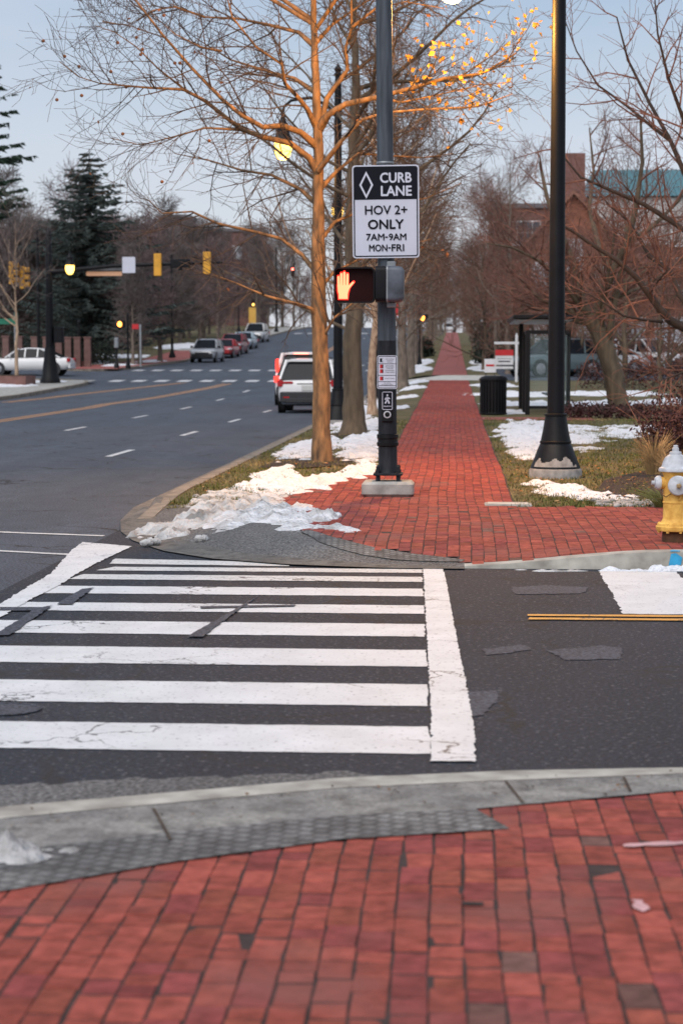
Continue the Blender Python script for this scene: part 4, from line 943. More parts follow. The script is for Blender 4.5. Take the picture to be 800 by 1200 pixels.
# ---- estate agent's post and small stake sign
x, y = 2.62, 83; t = thing('yard_sign', 'white post with a red and white hanging yard sign', 'yard sign', (x, y, T(x, y)))
b = MB(); b.box((0, 0, .97), (.11, .11, 1.95)); b.box((-.37, 0, 1.62), (1.1, .09, .10)); b.box((0, 0, 1.97), (.06, .06, .10)); b.build('post', 'white_plastic', t)
b = MB(); b.box((-.50, 0, 1.02), (.74, .02, .60)); pn = b.build('panel', 'white_plastic', t); b = MB(); b.box((-.50, -.012, 1.22), (.74, .02, .24)); b.build('header', 'sign_red', pn)
b = MB(); b.box((-.50, 0, .60), (.74, .02, .10)); b.build('rider', 'white_plastic', t)
for sx in (-.8, -.2): b = MB(); b.box((sx, 0, 1.44), (.012, .012, .28)); b.build('hanger', 'black_metal', t)
b = MB(); b.box((-.50, -.006, .97), (.60, .012, .02)); b.box((-.50, -.006, .86), (.5, .012, .05)); b.build('rule', 'sign_black', pn)
x, y = 1.15, 62; t = thing('stake_sign', 'little white sign with a red line showing above the trash can', 'sign', (x, y, T(x, y)))
b = MB(); b.box((0, 0, 1.02), (.36, .02, .42)); pn = b.build('panel', 'white_plastic', t); b = MB(); b.box((0, -.012, 1.03), (.26, .008, .06)); b.build('red_line', 'sign_red', pn)
for sx in (-.14, .14): b = MB(); b.box((sx, .005, .45), (.02, .02, .9)); b.build('stake', 'black_metal', t)
# ---- red sign on a post and a far pedestrian hand along the verge
x, y = -2.55, 92; t = thing('street_sign', 'small red and white sign on a post right of the signal pole', 'sign', (x, y, T(x, y)))
b = MB(); b.box((0, 0, 1.6), (.06, .06, 3.3)); b.build('post', 'galvanised', t); b = MB(); b.box((0, -.04, 3.35), (.44, .02, .56)); pn = b.build('panel', 'sign_red', t); b = MB(); b.box((0, -.052, 3.03), (.44, .02, .10)); b.build('white_band', 'sign_white', pn)
def far_ped(loc, label, rz=0):
    t = thing('pedestrian_signal', label, 'pedestrian signal', loc, rz)
    b = MB(); b.box((0, .1, 0), (.46, .2, .42), bev=.04); b.build('housing', 'black_satin', t, smooth=True)
    b = MB(); b.add([(-.10 + .13 * math.cos(i * .524), -.012, .16 * math.sin(i * .524)) for i in range(12)], [tuple(range(12))]); b.build('hand_symbol', 'far_hand_glow', t)
    return t
def slim_post(loc, h_, label, group=None, r_=.06, name='signal_post', m='black_metal'):
    t = thing(name, label, 'post', loc, 0, group)
    b = MB(); b.lathe([(r_ * 2.6, 0), (r_ * 2.6, .12), (r_ * 1.5, .45), (r_ * 1.2, .6)], n=12); b.build('base', m, t, smooth=True)
    b = MB(); b.lathe([(r_, .55), (r_ * .8, h_)], n=12); b.build('shaft', m, t, smooth=True); b = MB(); b.lathe([(r_ * .8, h_), (r_ * 1.4, h_ + .04), (r_ * .5, h_ + .15), (.01, h_ + .2)], n=10); b.build('finial', m, t, smooth=True); return t
far_ped((-1.7, 118.5, T(-1.7, 118.5) + 2.75), 'tiny amber pedestrian signal glowing far along the sidewalk')
slim_post((-1.98, 118.7, T(-2, 118.7)), 3.2, 'black post under the far amber pedestrian signal')
far_ped((-19.4, 113.2 + 3.2, zr(116) + 2.75), 'amber pedestrian signal glowing on the far left corner')
slim_post((-19.1, 116.9, zr(117) + .13), 3.1, 'black post carrying the amber signal on the far left corner')
# ---- left-hand mast with traffic signals
MX, MY = -19.2, 94.5; mz = zr(MY) + .13
t = thing('signal_mast', 'dark signal mast on the far left corner with a long arm over the road', 'signal mast', (MX, MY, mz))
b = MB(); b.lathe([(.50, 0), (.50, .12), (.40, .35), (.30, 1.1), (.24, 1.7)], n=16); b.build('base', 'black_metal', t, smooth=True)
b = MB(); b.lathe([(.20, 1.6), (.17, 4), (.13, 7.2), (.03, 7.4)], n=16); b.build('shaft', 'black_satin', t, smooth=True)
b = MB(); b.tube([Vector((0, 0, 5.25)), Vector((3, 0, 5.55)), Vector((8.3, 0, 5.72))], [.12, .09, .06], 10, cap=True); b.build('arm', 'black_satin', t, smooth=True)
b = MB(); b.box((.45, 0, 2.3), (.45, .4, .75), bev=.05); b.build('control_box', 'black_satin', t, smooth=True)
def traffic_signal(loc, rz, label, lit=None, group=None, face='signal_yellow'):
    t = thing('traffic_signal', label, 'traffic signal', loc, rz, group)
    b = MB(); b.box((0, .0, 0), (.36, .20, 1.06), bev=.04); b.build('housing', face, t, smooth=True)
    for i, zz in enumerate((.34, 0, -.34)):
        vis = MB(); n = 12; A = [(.145 * math.cos(R(-40 + 260 * k / (n - 1))), .145 * math.sin(R(-40 + 260 * k / (n - 1)))) for k in range(n)]
        V = [(x, -.10, z + zz) for x, z in A] + [(x, -.34, z + zz) for x, z in A] + [(x * .93, -.10, z * .93 + zz) for x, z in A] + [(x * .93, -.34, z * .93 + zz) for x, z in A]
        vis.add(V, [(k, k + 1, n + k + 1, n + k) for k in range(n - 1)] + [(2 * n + k, 3 * n + k, 3 * n + k + 1, 2 * n + k + 1) for k in range(n - 1)] + [(n + k, n + k + 1, 3 * n + k + 1, 3 * n + k) for k in range(n - 1)])
        v = vis.build('visor', face, t, smooth=True)
        l = MB(); l.lathe([(.14, 0), (.10, .02), (.02, .03)], (0, -.10, zz), 16, axis='Y'); on = lit == i
        l.build('lens', ('red_lamp', 'amber_lamp', 'amber_lamp')[i] if on else 'signal_lens', t, smooth=True)
    b = MB(); b.box((0, .0, .60), (.08, .08, .16)); b.build('hanger', 'black_metal', t); return t
def mastz(x): return 5.25 + mz + .30 * min(1, (x - MX) / 3) + .17 * max(0, (x - MX - 3) / 5.3)
for px, lab in ((185, 'yellow traffic signal seen from behind, left one on the long mast arm'), (243, 'yellow traffic signal seen from behind, at the tip of the mast arm')):
    x = (px - 530) / F * MY; traffic_signal((x, MY - .10, mastz(x) - .02), math.pi, lab)
x = (151 - 530) / F * MY; t = thing('mast_sign', 'white blank back of a square sign on the mast arm', 'sign', (x, MY - .12, mastz(x) + .02)); b = MB(); b.slab(rrect(.62, .76, .05), -.01, .01); b.build('sign_panel', 'sign_white', t); b = MB(); b.box((0, .03, 0), (.06, .05, .7)); b.build('bracket', 'galvanised', t)
x = (212 - 530) / F * MY; t = thing('camera_unit', 'black box unit fixed on the mast arm between the yellow signals', 'camera unit', (x, MY - .12, mastz(x))); b = MB(); b.box((0, 0, 0), (.95, .22, .40), bev=.05); b.build('housing', 'black_satin', t, smooth=True); b = MB(); b.lathe([(.10, 0), (.11, .05), (.05, .10)], (0, 0, -.32), 12); b.build('dome', 'black_metal', t, smooth=True)
p = P(83, 322, MY); lantern((p.x, MY - .16, p.z), 'lit yellow lantern hanging by the dark mast on the left', size=1.05)
x = -19.2 + 2.6; t = thing('lit_street_sign', 'long glowing street name sign hung under the mast arm', 'sign', (P(121, 318, MY).x, MY + .3, P(121, 318, MY).z)); b = MB(); b.box((0, 0, .12), (1.75, .25, .16), bev=.04); b.build('hood', 'galvanised', t, smooth=True); b = MB(); b.box((0, 0, -.10), (1.7, .12, .20)); b.build('sign_face', 'lit_sign', t)
for k, (px, py) in enumerate(((14, 320), (25, 325))):
    p = P(px, py, 93); traffic_signal((p.x, 93 + k * .3, p.z), math.pi * .5, ['higher yellow signal side-on at the left picture edge', 'lower yellow signal side-on beside the higher one'][k])
for k, (px, py, top, lab) in enumerate(((46, 436, 270, 'thin tall black pole behind the white sedan'), (202, 423, 300, 'thin tall black pole behind the mast arm'), (9.3 * 10, 440, 378, 'short black post beside the brick pillars'))):
    y_ = 118 + k * 2 if k != 1 else 150; p = P(px, py, y_); slim_post((p.x, y_, T(p.x, y_)), P(px, top, y_).z - T(p.x, y_), lab, None, .10 if k < 2 else .07, 'pole')
p = P(3, 395, 92); t = thing('street_name_sign', 'green street name sign on a thin post at the left edge', 'sign', (p.x + .6, 92, T(p.x, 92))); b = MB(); b.box((0, 0, 1.7), (.06, .06, 3.4)); b.build('post', 'galvanised', t); b = MB(); b.box((-.45, -.04, 2.95), (1.1, .02, .26)); b.build('name_plate', 'sign_green', t); b = MB(); b.box((0, .3, 3.25), (.02, .7, .24)); b.build('name_plate', 'sign_green', t)
p = P(165, 433, 121); t = thing('street_sign', 'white post with a small red sign on the far left corner', 'sign', (p.x, 121, T(p.x, 121))); b = MB(); b.box((0, 0, 1.3), (.10, .08, 2.6)); b.build('post', 'galvanised', t); b = MB(); b.box((-.30, -.02, 2.45), (.4, .03, .3)); b.build('panel', 'sign_red', t)
p = P(137, 433, 117.5); t = thing('parking_meter', 'grey headed parking meter on a black stand by the far left corner', 'parking meter', (p.x, 117.5, T(p.x, 117.5))); b = MB(); b.lathe([(.16, 0), (.16, .2), (.08, .3), (.06, 1.2)], n=10); b.build('stand', 'black_metal', t, smooth=True); b = MB(); b.box((0, 0, 1.5), (.26, .2, .62), bev=.06); b.build('head', 'galvanised', t, smooth=True)
for px, py, lab, m in ((343, 319, 'far red traffic light glowing above the road', 0), (297, 357, 'tiny amber traffic light far down the road', 1)):
    p = P(px, py, 228); traffic_signal((p.x, 228, p.z), 0, lab, m, None, 'black_satin')
for px, py, lab in ((334, 394, 'far signal post carrying the red light'), (290, 400, 'far signal post carrying the amber light')):
    p = P(px, py, 229); slim_post((p.x - 1, 229, T(p.x, 229) if p.x < -17 else zr(229)), 9.5 if py < 398 else 5.5, lab, None, .1, 'pole')
p = P(282, 378, 224); t = thing('construction_sign', 'tall amber barrel board at the far bend beyond the parked cars', 'road sign', (-22.5, 224, zr(224))); b = MB(); b.box((0, 0, 1.9), (.8, .2, 2.2)); b.build('board', 'hydrant_yellow', t); b = MB(); b.box((0, .1, .5), (.1, .1, 1)); b.build('post', 'black_metal', t)
# ================================================================ VEHICLES (local: length along Y, front at -Y)
def car(name, label, cat, loc, rz, paint_, L=4.6, W=1.84, H=1.68, kind='suv', lit=False, group=None, plates=True):
    t = thing(name, label, cat, loc, rz, group)
    suv = kind in ('suv', 'van'); hood = .98 if suv else .86; belt = 1.05 if suv else .92; wr = .36 if suv else .32; hl = L / 2; hw = W / 2
    # lower body: stations along the length
    st = [(-hl, .80, .45, hood * .72), (-hl + .10, .90, .30, hood * .86), (-hl + .45, .97, .25, hood * .95), (-hl + 1.15, 1.0, .24, hood * 1.02), (-hl + 1.5, 1.0, .24, belt), (0, 1.0, .24, belt), (hl - .7, 1.0, .25, belt + .02), (hl - .18, .96, .30, belt + .0), (hl - .04, .90, .42, belt - .06), (hl, .84, .50, belt - .16)]
    if kind == 'sedan': st[6] = (hl - .95, 1.0, .25, belt + .02); st[7] = (hl - .25, .96, .30, belt - .0); 
    V = []; n = 0
    for (y, k, zb, zt) in st:
        w_ = hw * k; hgt = zt - zb
        half = [(0, zb), (w_ * .86, zb), (w_ * .97, zb + .10), (w_ * 1.0, zb + hgt * .45), (w_ * .985, zb + hgt * .75), (w_ * .93, zt - .03), (w_ * .80, zt), (0, zt + .02)]
        ring = [(-x, y, z) for x, z in half[::-1]] + [(x, y, z) for x, z in half[1:]]; n = len(ring); V += ring
    ns = len(st); b = MB()
    fs = [(j * n + i, j * n + (i + 1) % n, (j + 1) * n + (i + 1) % n, (j + 1) * n + i) for j in range(ns - 1) for i in range(n)] + [tuple(range(n - 1, -1, -1)), tuple(range((ns - 1) * n, ns * n))]
    b.add(V, fs); b.build('body', paint_, t, smooth=True)
    # greenhouse
    if kind == 'suv': g = [(-hl + 1.25, .93, belt - .02, .0), (-hl + 1.95, .90, belt, H - .06), (-hl + 2.4, .90, belt, H), (hl - .75, .89, belt, H - .02), (hl - .42, .87, belt, H - .10), (hl - .10, .90, belt - .03, .0)]
    elif kind == 'van': g = [(-hl + .9, .93, belt - .02, .0), (-hl + 1.6, .90, belt, H - .08), (-hl + 2.1, .90, belt, H), (hl - .5, .9, belt, H), (hl - .2, .88, belt, H - .1), (hl - .06, .90, belt - .03, 0)]
    else: g = [(-hl + 1.25, .92, belt - .02, .0), (-hl + 2.05, .88, belt, H - .06), (-hl + 2.5, .87, belt, H), (hl - 1.6, .87, belt, H - .03), (hl - 1.1, .88, belt, H - .18), (hl - .45, .90, belt, .0)]
    gl = MB(); rf = MB(); prev = None
    for i in range(len(g) - 1):
        (ya, ka, ba, ta), (yb, kb, bb, tb) = g[i], g[i + 1]
        ta = ta or ba + .02; tb = tb or bb + .02
        def sec(y, k, bz, tz): w0 = hw * k; w1 = hw * (k - .20 * (tz - bz) / .6); return [(-w0, y, bz), (-w1, y, tz - .05 if tz > bz + .1 else tz), (-w1 + .10, y, tz), (w1 - .10, y, tz), (w1, y, tz - .05 if tz > bz + .1 else tz), (w0, y, bz)]
        A, Bq = sec(ya, ka, ba, ta), sec(yb, kb, bb, tb)
        roofy = 1 <= i <= len(g) - 3
        for j in range(5):
            q = [A[j], A[j + 1], Bq[j + 1], Bq[j]]
            (rf if (j in (1, 2, 3) and roofy) else gl).add(q, [(0, 3, 2, 1)])
    if kind == 'suv':    # roof spoiler lip over the rear window
        rf.box((0, hl - .46, H - .07), (hw * 1.40, .26, .06))
    for sx in (-1, 1):
        for (ya, yb, za, zb_) in ((-hl + 1.25, -hl + 1.98, belt, H - .05), (-.05, -.02, belt, H - .03), (g[-1][0] - .03, g[-3][0] + (.2 if kind != 'sedan' else 0), belt, H - .06), ((hl - 1.2, hl - 1.15, belt, H - .05) if suv else (hl - 1.75, hl - 1.72, belt, H - .06))):
            k0 = hw * .91; k1 = hw * .70
            rf.tube([Vector((sx * k0, ya, za)), Vector((sx * (k1 + .03), yb, zb_))], .045, 4)
    gl.build('windows', 'car_glass', t); rf.build('roof', paint_, t)
    for y in (-hl + .88, hl - .86):
        for sx in (-1, 1):
            b = MB(); b.lathe([(wr - .08, -.11), (wr, -.10), (wr, .10), (wr - .08, .11)], (0, 0, 0), 20, axis='X', cap=True); wh = b.build('wheel', 'tyre', t, smooth=True, loc=(sx * (hw - .10), y, wr))
            b = MB(); b.lathe([(wr - .10, sx * .112), (wr - .12, sx * .118), (.05, sx * .125)], (0, 0, 0), 16, axis='X'); b.build('rim', 'rim', wh, smooth=True)
            b = MB(); b.lathe([(wr + .07, sx * .0), (wr + .07, sx * .012)], (sx * (hw - .006), y, wr + .01), 20, axis='X'); b.build('wheel_arch', 'car_trim', t)
    b = MB(); b.box((0, hl - .02, .50), (W * .90, .14, .34), bev=.06); b.box((0, hl + .01, .40), (W * .70, .12, .14), bev=.03); b.build('bumper', 'car_trim' if kind == 'suv' else paint_, t, smooth=True)
    b = MB(); b.box((0, -hl + .03, .48), (W * .84, .14, .30), bev=.06); b.build('bumper', 'car_trim' if suv else paint_, t, smooth=True)
    b = MB(); b.box((0, -hl + .02, hood * .66), (W * .55, .10, .15), bev=.03); b.build('grille', 'car_trim', t)
    tl = 'tail_lit' if lit else 'tail_red'
    for sx in (-1, 1):
        b = MB(); b.box((sx * (hw - .20), -hl + .12, hood * .80), (.36, .20, .13), rz=-sx * .35, bev=.03); b.build('headlight', 'headlamp', t, smooth=True)
        b = MB(); b.box((sx * (hw - .10), hl - .06, belt - .12), (.17, .16, .20), bev=.02); b.box((sx * (hw - .32), hl - .005, belt - .10), (.36, .05, .075), bev=.02)
        if lit: b.box((sx * (hw - .12), hl - .16, 1.42), (.11, .16, .44), bev=.03)
        b.build('tail_light', tl, t, smooth=True)
        b = MB(); b.box((sx * (hw + .09), -hl + 1.55, belt + .08), (.20, .10, .15), bev=.04); b.build('mirror', paint_ if not suv else 'car_trim', t, smooth=True)
        b = MB(); b.box((sx * (hw - .30), hl + .045, .50), (.18, .02, .045)); b.build('reflector', 'tail_red', t)
        if kind == 'suv': b = MB(); b.box((sx * hw * .62, .2, H + .03), (.045, 1.9, .035), bev=.01); b.build('roof_rail', 'car_trim', t)
    if lit: b = MB(); b.box((0, hl - .34, H - .06), (.50, .06, .05)); b.build('brake_light', 'tail_hot', t)
    if plates:
        b = MB(); b.box((0, hl + .012, belt - .26), (.33, .025, .17), bev=.01); b.build('licence_plate', 'plate', t)
    if suv: b = MB(); b.box((0, hl - .015, belt - .135), (.60, .04, .03)); b.build('tailgate_trim', 'car_trim', t)
    return t
y = 61.5; t = car('parked_car', 'white SUV seen from behind in the curb lane beyond the first tree', 'suv', (-4.50, y + 2.3, zr(y)), math.pi, 'car_white', 4.6, 1.86, 1.70)
y = 70.5; t = car('stopped_car', 'white SUV with lit red brake lights just ahead of the nearer one', 'suv', (-5.38, y + 2.3, zr(y + 2)), math.pi, 'car_white', 4.7, 1.9, 1.90, lit=True)
fl = 'cars parked along the far left kerb'
for (px, y, c, k, lab, H) in ((238, 142, 'car_silver', 'suv', 'silver SUV facing us, first of the cars along the far kerb', 1.7), (259, 152, 'car_red', 'sedan', 'bright red car parked behind the silver SUV', 1.48), (270, 159, 'car_darkred', 'suv', 'dark red SUV parked behind the bright red car', 1.7), (283, 171, 'car_paleblue', 'sedan', 'pale blue car parked behind the dark red SUV', 1.5)):
    x = (px - 530) / F * y; car('parked_car', lab, 'car', (x, y + 2.3, zr(y + 1)), -.05, c, 4.7, 1.85, H, k, False, fl)
x = (298 - 530) / F * 190; car('moving_car', 'white pickup style SUV farthest up the road beyond the parked cars', 'suv', (x, 192, zr(191)), -.05, 'car_white', 5.0, 1.95, 1.85, 'suv')
y = 107; x = (31 - 530) / F * y; car('waiting_car', 'white sedan side-on at the left edge on the side street', 'sedan', (x, y, zr(y) + .09), -math.pi / 2, 'car_white', 4.75, 1.85, 1.46, 'sedan')
pl = 'cars in the parking lot on the right'
for (px, y, c, k, lab, H, rz) in ((648, 92, 'car_teal', 'suv', 'dark teal SUV seen through the bus shelter glass', 1.75, -1.0), (700, 97, 'car_silver', 'sedan', 'silver sedan right of the bus shelter above the hedge', 1.45, -1.25), (697, 106, 'car_charcoal', 'suv', 'dark SUV parked behind the silver sedan', 1.8, -1.5), (753, 99, 'car_white', 'suv', 'white SUV beyond the leaning tree trunk', 1.7, .75), (795, 103, 'car_white', 'sedan', 'white car half hidden by branches at the right edge', 1.5, 1.2)):
    x = (px - 530) / F * y; car('parked_car', lab, 'car', (x, y, T(x, y) + .012), rz, c, 4.6, 1.84, H, k, False, pl)
x = (524 - 530) / F * 300; car('distant_car', 'tiny white car crossing at the top of the sidewalk', 'car', (x, 315, T(x, 315)), 0, 'car_white', 4.6, 1.8, 1.5, 'sedan')
# ================================================================ TREES
def vrand(r_): return Vector((r_.gauss(0, 1), r_.gauss(0, 1), r_.gauss(0, 1)))
def grow(r_, p, d, L, r, lvl, prm, store, rad_end=.3):
    """one wandering branch with its children; polylines are collected per level"""
    n = max(3, min(9, int(L / prm['seg'][lvl]))); pts = [p.copy()]; rs = [r]; dd = d.normalized(); h = L / n
    for i in range(n):
        dd = (dd + vrand(r_) * prm['wob'][lvl] + Vector((0, 0, 1)) * prm['up'][lvl]).normalized()
        pts.append(pts[-1] + dd * h); rs.append(max(prm['rmin'], r * (1 - (1 - rad_end) * (i + 1) / n)))
    store[lvl].append((pts, rs))
    if lvl < prm['max']: kids(r_, pts, rs, L, lvl, prm, store)
def kids(r_, pts, rs, L, lvl, prm, store, t0=None, num=None):
    k = num if num is not None else prm['n'][lvl]
    k = max(1, int(k * r_.uniform(.75, 1.25)))
    for c in range(k):
        t = (t0 if t0 is not None else prm['t0'][lvl]); t = t + (1 - t) * (c + r_.random()) / k
        f = t * (len(pts) - 1); i = min(len(pts) - 2, int(f)); q = pts[i].lerp(pts[i + 1], f - i); d = (pts[i + 1] - pts[i]).normalized()
        ax = d.cross(vrand(r_)).normalized(); ang = R(r_.uniform(*prm['ang'][lvl]))
        cd = Matrix.Rotation(ang, 3, ax) @ d
        cl = prm['len'][lvl + 1] * r_.uniform(.6, 1.25) * (1.15 - .6 * t)
        cr = max(prm['rmin'], min(rs[i] * .62, prm['rad'][lvl + 1] * r_.uniform(.75, 1.2)))
        grow(r_, q, cd, cl, cr, lvl + 1, prm, store)
def tree_meshes(store, prm, wood, twig, parent, split=2, sides=(10, 7, 4, 3, 3)):
    b = MB(); c = MB()
    n0 = 0; wob = .16 * store[0][0][1][2]
    for lv, L in enumerate(store):
        for pts, rs in L:
            if lv == 0:
                d, q = [], []
                for i in range(len(pts) - 1):
                    for k in range(6): d.append(pts[i].lerp(pts[i + 1], k / 6)); q.append(rs[i] + (rs[i + 1] - rs[i]) * k / 6)
                pts, rs = d + [pts[-1]], q + [rs[-1]]
            (b if lv < split else c).tube(pts, rs, sides[lv])
        if lv == 0: n0 = len(b.v)
    for i in range(n0): v = Vector(b.v[i]); b.v[i] = tuple(v + noise.noise_vector(v * 2.3) * wob + noise.noise_vector(v * 9) * wob * .35)
    o = b.build('trunk', wood, parent, smooth='all'); q = c.build('crown', twig, parent)
    return o, q
PRM = dict(seg=(.8, .45, .28, .18, .12), wob=(.05, .13, .17, .2, .22), up=(.12, .06, .03, .02, 0), n=(20, 10, 7, 4), t0=(.22, .2, .12, .1), ang=((40, 72), (30, 62), (28, 65), (25, 60)), len=(10, 3.4, 1.35, .60, .30), rad=(.16, .045, .015, .0062, .004), rmin=.0032, max=3)
def flare(r0, h, r1): return [r0 * 1.75, r0 * 1.2, r0]
def street_tree(loc, label, seed, hgt, r0, prm, wood='bark_grey', twig='twig_brown', lean=(0, 0), group=None, name='street_tree', sides=(10, 6, 4, 3, 3), clear=.22):
    r_ = random.Random(seed); t = thing(name, label, 'tree', loc, r_.uniform(0, 6.28), group); store = [[], [], [], [], []]
    n = 12; pts = []; rs = []
    for i in range(n + 1):
        z = hgt * i / n; pts.append(Vector((lean[0] * z + r_.gauss(0, .03) * (i > 0), lean[1] * z + r_.gauss(0, .03) * (i > 0), z))); rs.append(max(.012, r0 * (1 - .93 * (i / n) ** .9)))
    pts.insert(1, pts[0].lerp(pts[1], .3)); rs.insert(1, r0); rs[0] = r0 * 1.5; pts[0].z = -.1
    store[0].append((pts, rs)); p2 = dict(prm); kids(r_, pts, rs, hgt, 0, p2, store, t0=clear)
    tree_meshes(store, prm, wood, twig, t, sides=sides); return t
# ---- the tree by the pole: limbs follow the photograph, set out in depth
TY = 29.3; Q = 2333.0 / TY
t = thing('street_tree', 'slim pale barked tree nearest the signal pole, lit orange by the lamp above', 'tree', (-1.925, TY, T(-1.925, TY)))
O = Vector((-1.925, TY, T(-1.925, TY))); r_ = random.Random(21)
def tp(px, py, dy=0): return P(px, py, TY + dy) - O
store = [[], [], [], [], []]
tr = [tp(377, 552), tp(377, 540), tp(376, 500), tp(376, 440), tp(374, 370), tp(373, 300), tp(372, 230), tp(372, 160), tp(370, 100), tp(368, 50), tp(367, -10), tp(369, -90), tp(366, -190)]
trr = [.225, .165, .138, .124, .112, .098, .086, .074, .060, .053, .042, .032, .02]
store[0].append((tr, trr))
LIMBS = [([(374, 205), (362, 185), (340, 168), (310, 161), (283, 152), (240, 118), (215, 105), (175, 103), (120, 98)], [0, -.1, -.2, -.3, -.45, -.7, -.8, -1.0, -1.2], .055),
         ([(372, 172), (352, 155), (330, 147), (308, 149), (283, 135), (262, 118), (225, 80), (190, 40), (155, -5), (130, -40)], [0, -.2, -.45, -.6, -.75, -.8, -1.0, -1.1, -1.3, -1.4], .050),
         ([(373, 152), (385, 134), (405, 122), (442, 114), (480, 104), (520, 92), (565, 86), (605, 62)], [0, -.15, -.3, -.4, -.5, -.6, -.7, -.8], .058),
         ([(373, 155), (383, 115), (397, 95), (407, 82), (405, 55), (412, 32), (411, -10), (418, -60)], [0, .1, .15, .2, .1, 0, -.1, -.2], .046),
         ([(371, 150), (360, 128), (350, 115), (334, 98), (330, 75), (300, 55), (272, 20), (262, -20)], [0, -.2, -.35, -.5, -.7, -.85, -1.0, -1.1], .042),
         ([(369, 55), (350, 38), (318, 30), (280, 22), (240, 20), (200, 5)], [0, .15, .3, .4, .5, .5], .036),
         ([(370, 50), (390, 28), (420, 8), (450, -12)], [0, .2, .4, .6], .032),
         ([(375, 378), (365, 362), (346, 356), (312, 347), (295, 340), (277, 332), (250, 322)], [0, -.1, -.2, -.25, -.3, -.35, -.4], .036),
         ([(373, 322), (355, 300), (330, 280), (300, 272), (255, 262), (225, 248), (190, 250), (175, 235)], [0, .2, .3, .3, .25, .2, .2, .2], .036),
         ([(373, 285), (392, 260), (420, 248), (455, 240), (500, 232), (540, 215)], [0, .3, .5, .6, .7, .8], .030),
         ([(372, 240), (352, 222), (318, 205), (285, 200), (245, 188), (205, 180)], [0, .3, .5, .6, .7, .7], .034),
         ([(372, 225), (395, 200), (420, 180), (450, 182), (495, 185), (530, 180)], [0, .2, .4, .5, .6, .7], .032),
         ([(375, 400), (392, 372), (420, 350), (440, 335)], [0, -.2, -.3, -.4], .022),
         ([(372, 110), (345, 92), (318, 85), (270, 70), (230, 45)], [0, .3, .5, .7, .8], .034),
         ([(240, 118), (215, 104), (185, 80), (160, 55), (135, 38), (112, 30)], [-.7, -.8, -.9, -1.0, -1.0, -1.0], .018),
         ([(215, 105), (180, 103), (150, 101), (118, 98), (92, 90), (70, 72)], [-.8, -.9, -1.0, -1.0, -1.0, -1.0], .018),
         ([(283, 152), (240, 150), (205, 160), (165, 170), (130, 162)], [-.45, -.5, -.6, -.6, -.6], .018),
         ([(240, 20), (205, 8), (180, 12), (150, 30), (120, 25)], [.5, .4, .3, .2, .2], .016),
         ([(260, 60), (235, 55), (205, 40), (180, 18), (160, -10)], [.3, .2, .2, .1, .1], .016),
         ([(373, 200), (400, 165), (425, 140), (452, 132), (500, 128), (560, 125), (600, 110)], [-.1, -.4, -.6, -.7, -.8, -.9, -.9], .034),
         ([(442, 114), (470, 120), (510, 112), (560, 100), (600, 96)], [-.4, -.5, -.6, -.6, -.7], .02),
         ([(412, 32), (440, 10), (475, 2), (520, 10)], [-.1, -.3, -.5, -.6], .02),
         ([(373, 340), (392, 318), (425, 302), (470, 290), (505, 280)], [0, .3, .5, .6, .6], .026)]
P1 = dict(PRM); P1['n'] = (20, 14, 8, 4); P1['len'] = (10, 3.0, 1.3, .60, .26); P1['rmin'] = .0030
for L, dy, r0 in LIMBS:
    pts = [tp(x, y_, d) for (x, y_), d in zip(L, dy)]; n = len(pts); rs = [max(.006, r0 * (1 - .82 * i / (n - 1))) for i in range(n)]; rs[0] = r0 * 1.3
    store[1].append((pts, rs)); kids(r_, pts, rs, 3, 1, P1, store, t0=.18)
for i in range(8):   # higher limbs, mostly above the frame
    kids(r_, tr[8:], trr[8:], 3, 0, P1, store, t0=.1, num=1)
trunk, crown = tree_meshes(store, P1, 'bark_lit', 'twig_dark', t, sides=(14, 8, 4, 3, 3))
def leaves(parent, spots, n, m, seed, size=(.025, .05), name='leaves', spread=.35):
    r_ = random.Random(seed); b = MB()
    for _ in range(n):
        c = r_.choice(spots); c = c + vrand(r_) * spread; s = r_.uniform(*size); u = vrand(r_).normalized(); v = u.cross(vrand(r_)).normalized(); w_ = u.cross(v)
        b.add([c - u * s, c + v * s * .7 + w_ * s * .3, c + u * s, c - v * s * .7 + w_ * s * .3], [(0, 1, 2), (0, 2, 3)])
    return b.build(name, m, parent)
ends = [p[-1] for p, _ in store[2]] + [p[len(p) // 2] for p, _ in store[2]]
leaves(t, [tp(x, y_, -.6) for x, y_ in ((600, 35), (615, 45), (570, 95), (560, 105), (520, 85), (500, 75), (545, 68), (590, 30), (528, 40), (560, 128), (525, 125), (490, 90), (620, 20), (555, 112))], 220, 'leaf_orange', 2, (.028, .06), spread=.24)
leaves(t, ends, 80, 'leaf_brown', 3, (.025, .042), 'leaves', .05)
for (x, y_) in ((76, 66), (93, 78), (51, 48), (148, 102), (96, 112), (160, 44), (138, 50), (167, 58), (205, 74), (192, 18), (165, 64), (130, 84), (211, 74), (144, 157), (245, 165), (190, 213), (67, 117)):
    b = MB(); b.lathe([(.002, -.026), (.021, -.015), (.027, 0), (.021, .015), (.002, .026)], tp(x, y_, -1.0), 6, cap=False); b.build('seed_ball', 'leaf_brown', t, smooth='all')
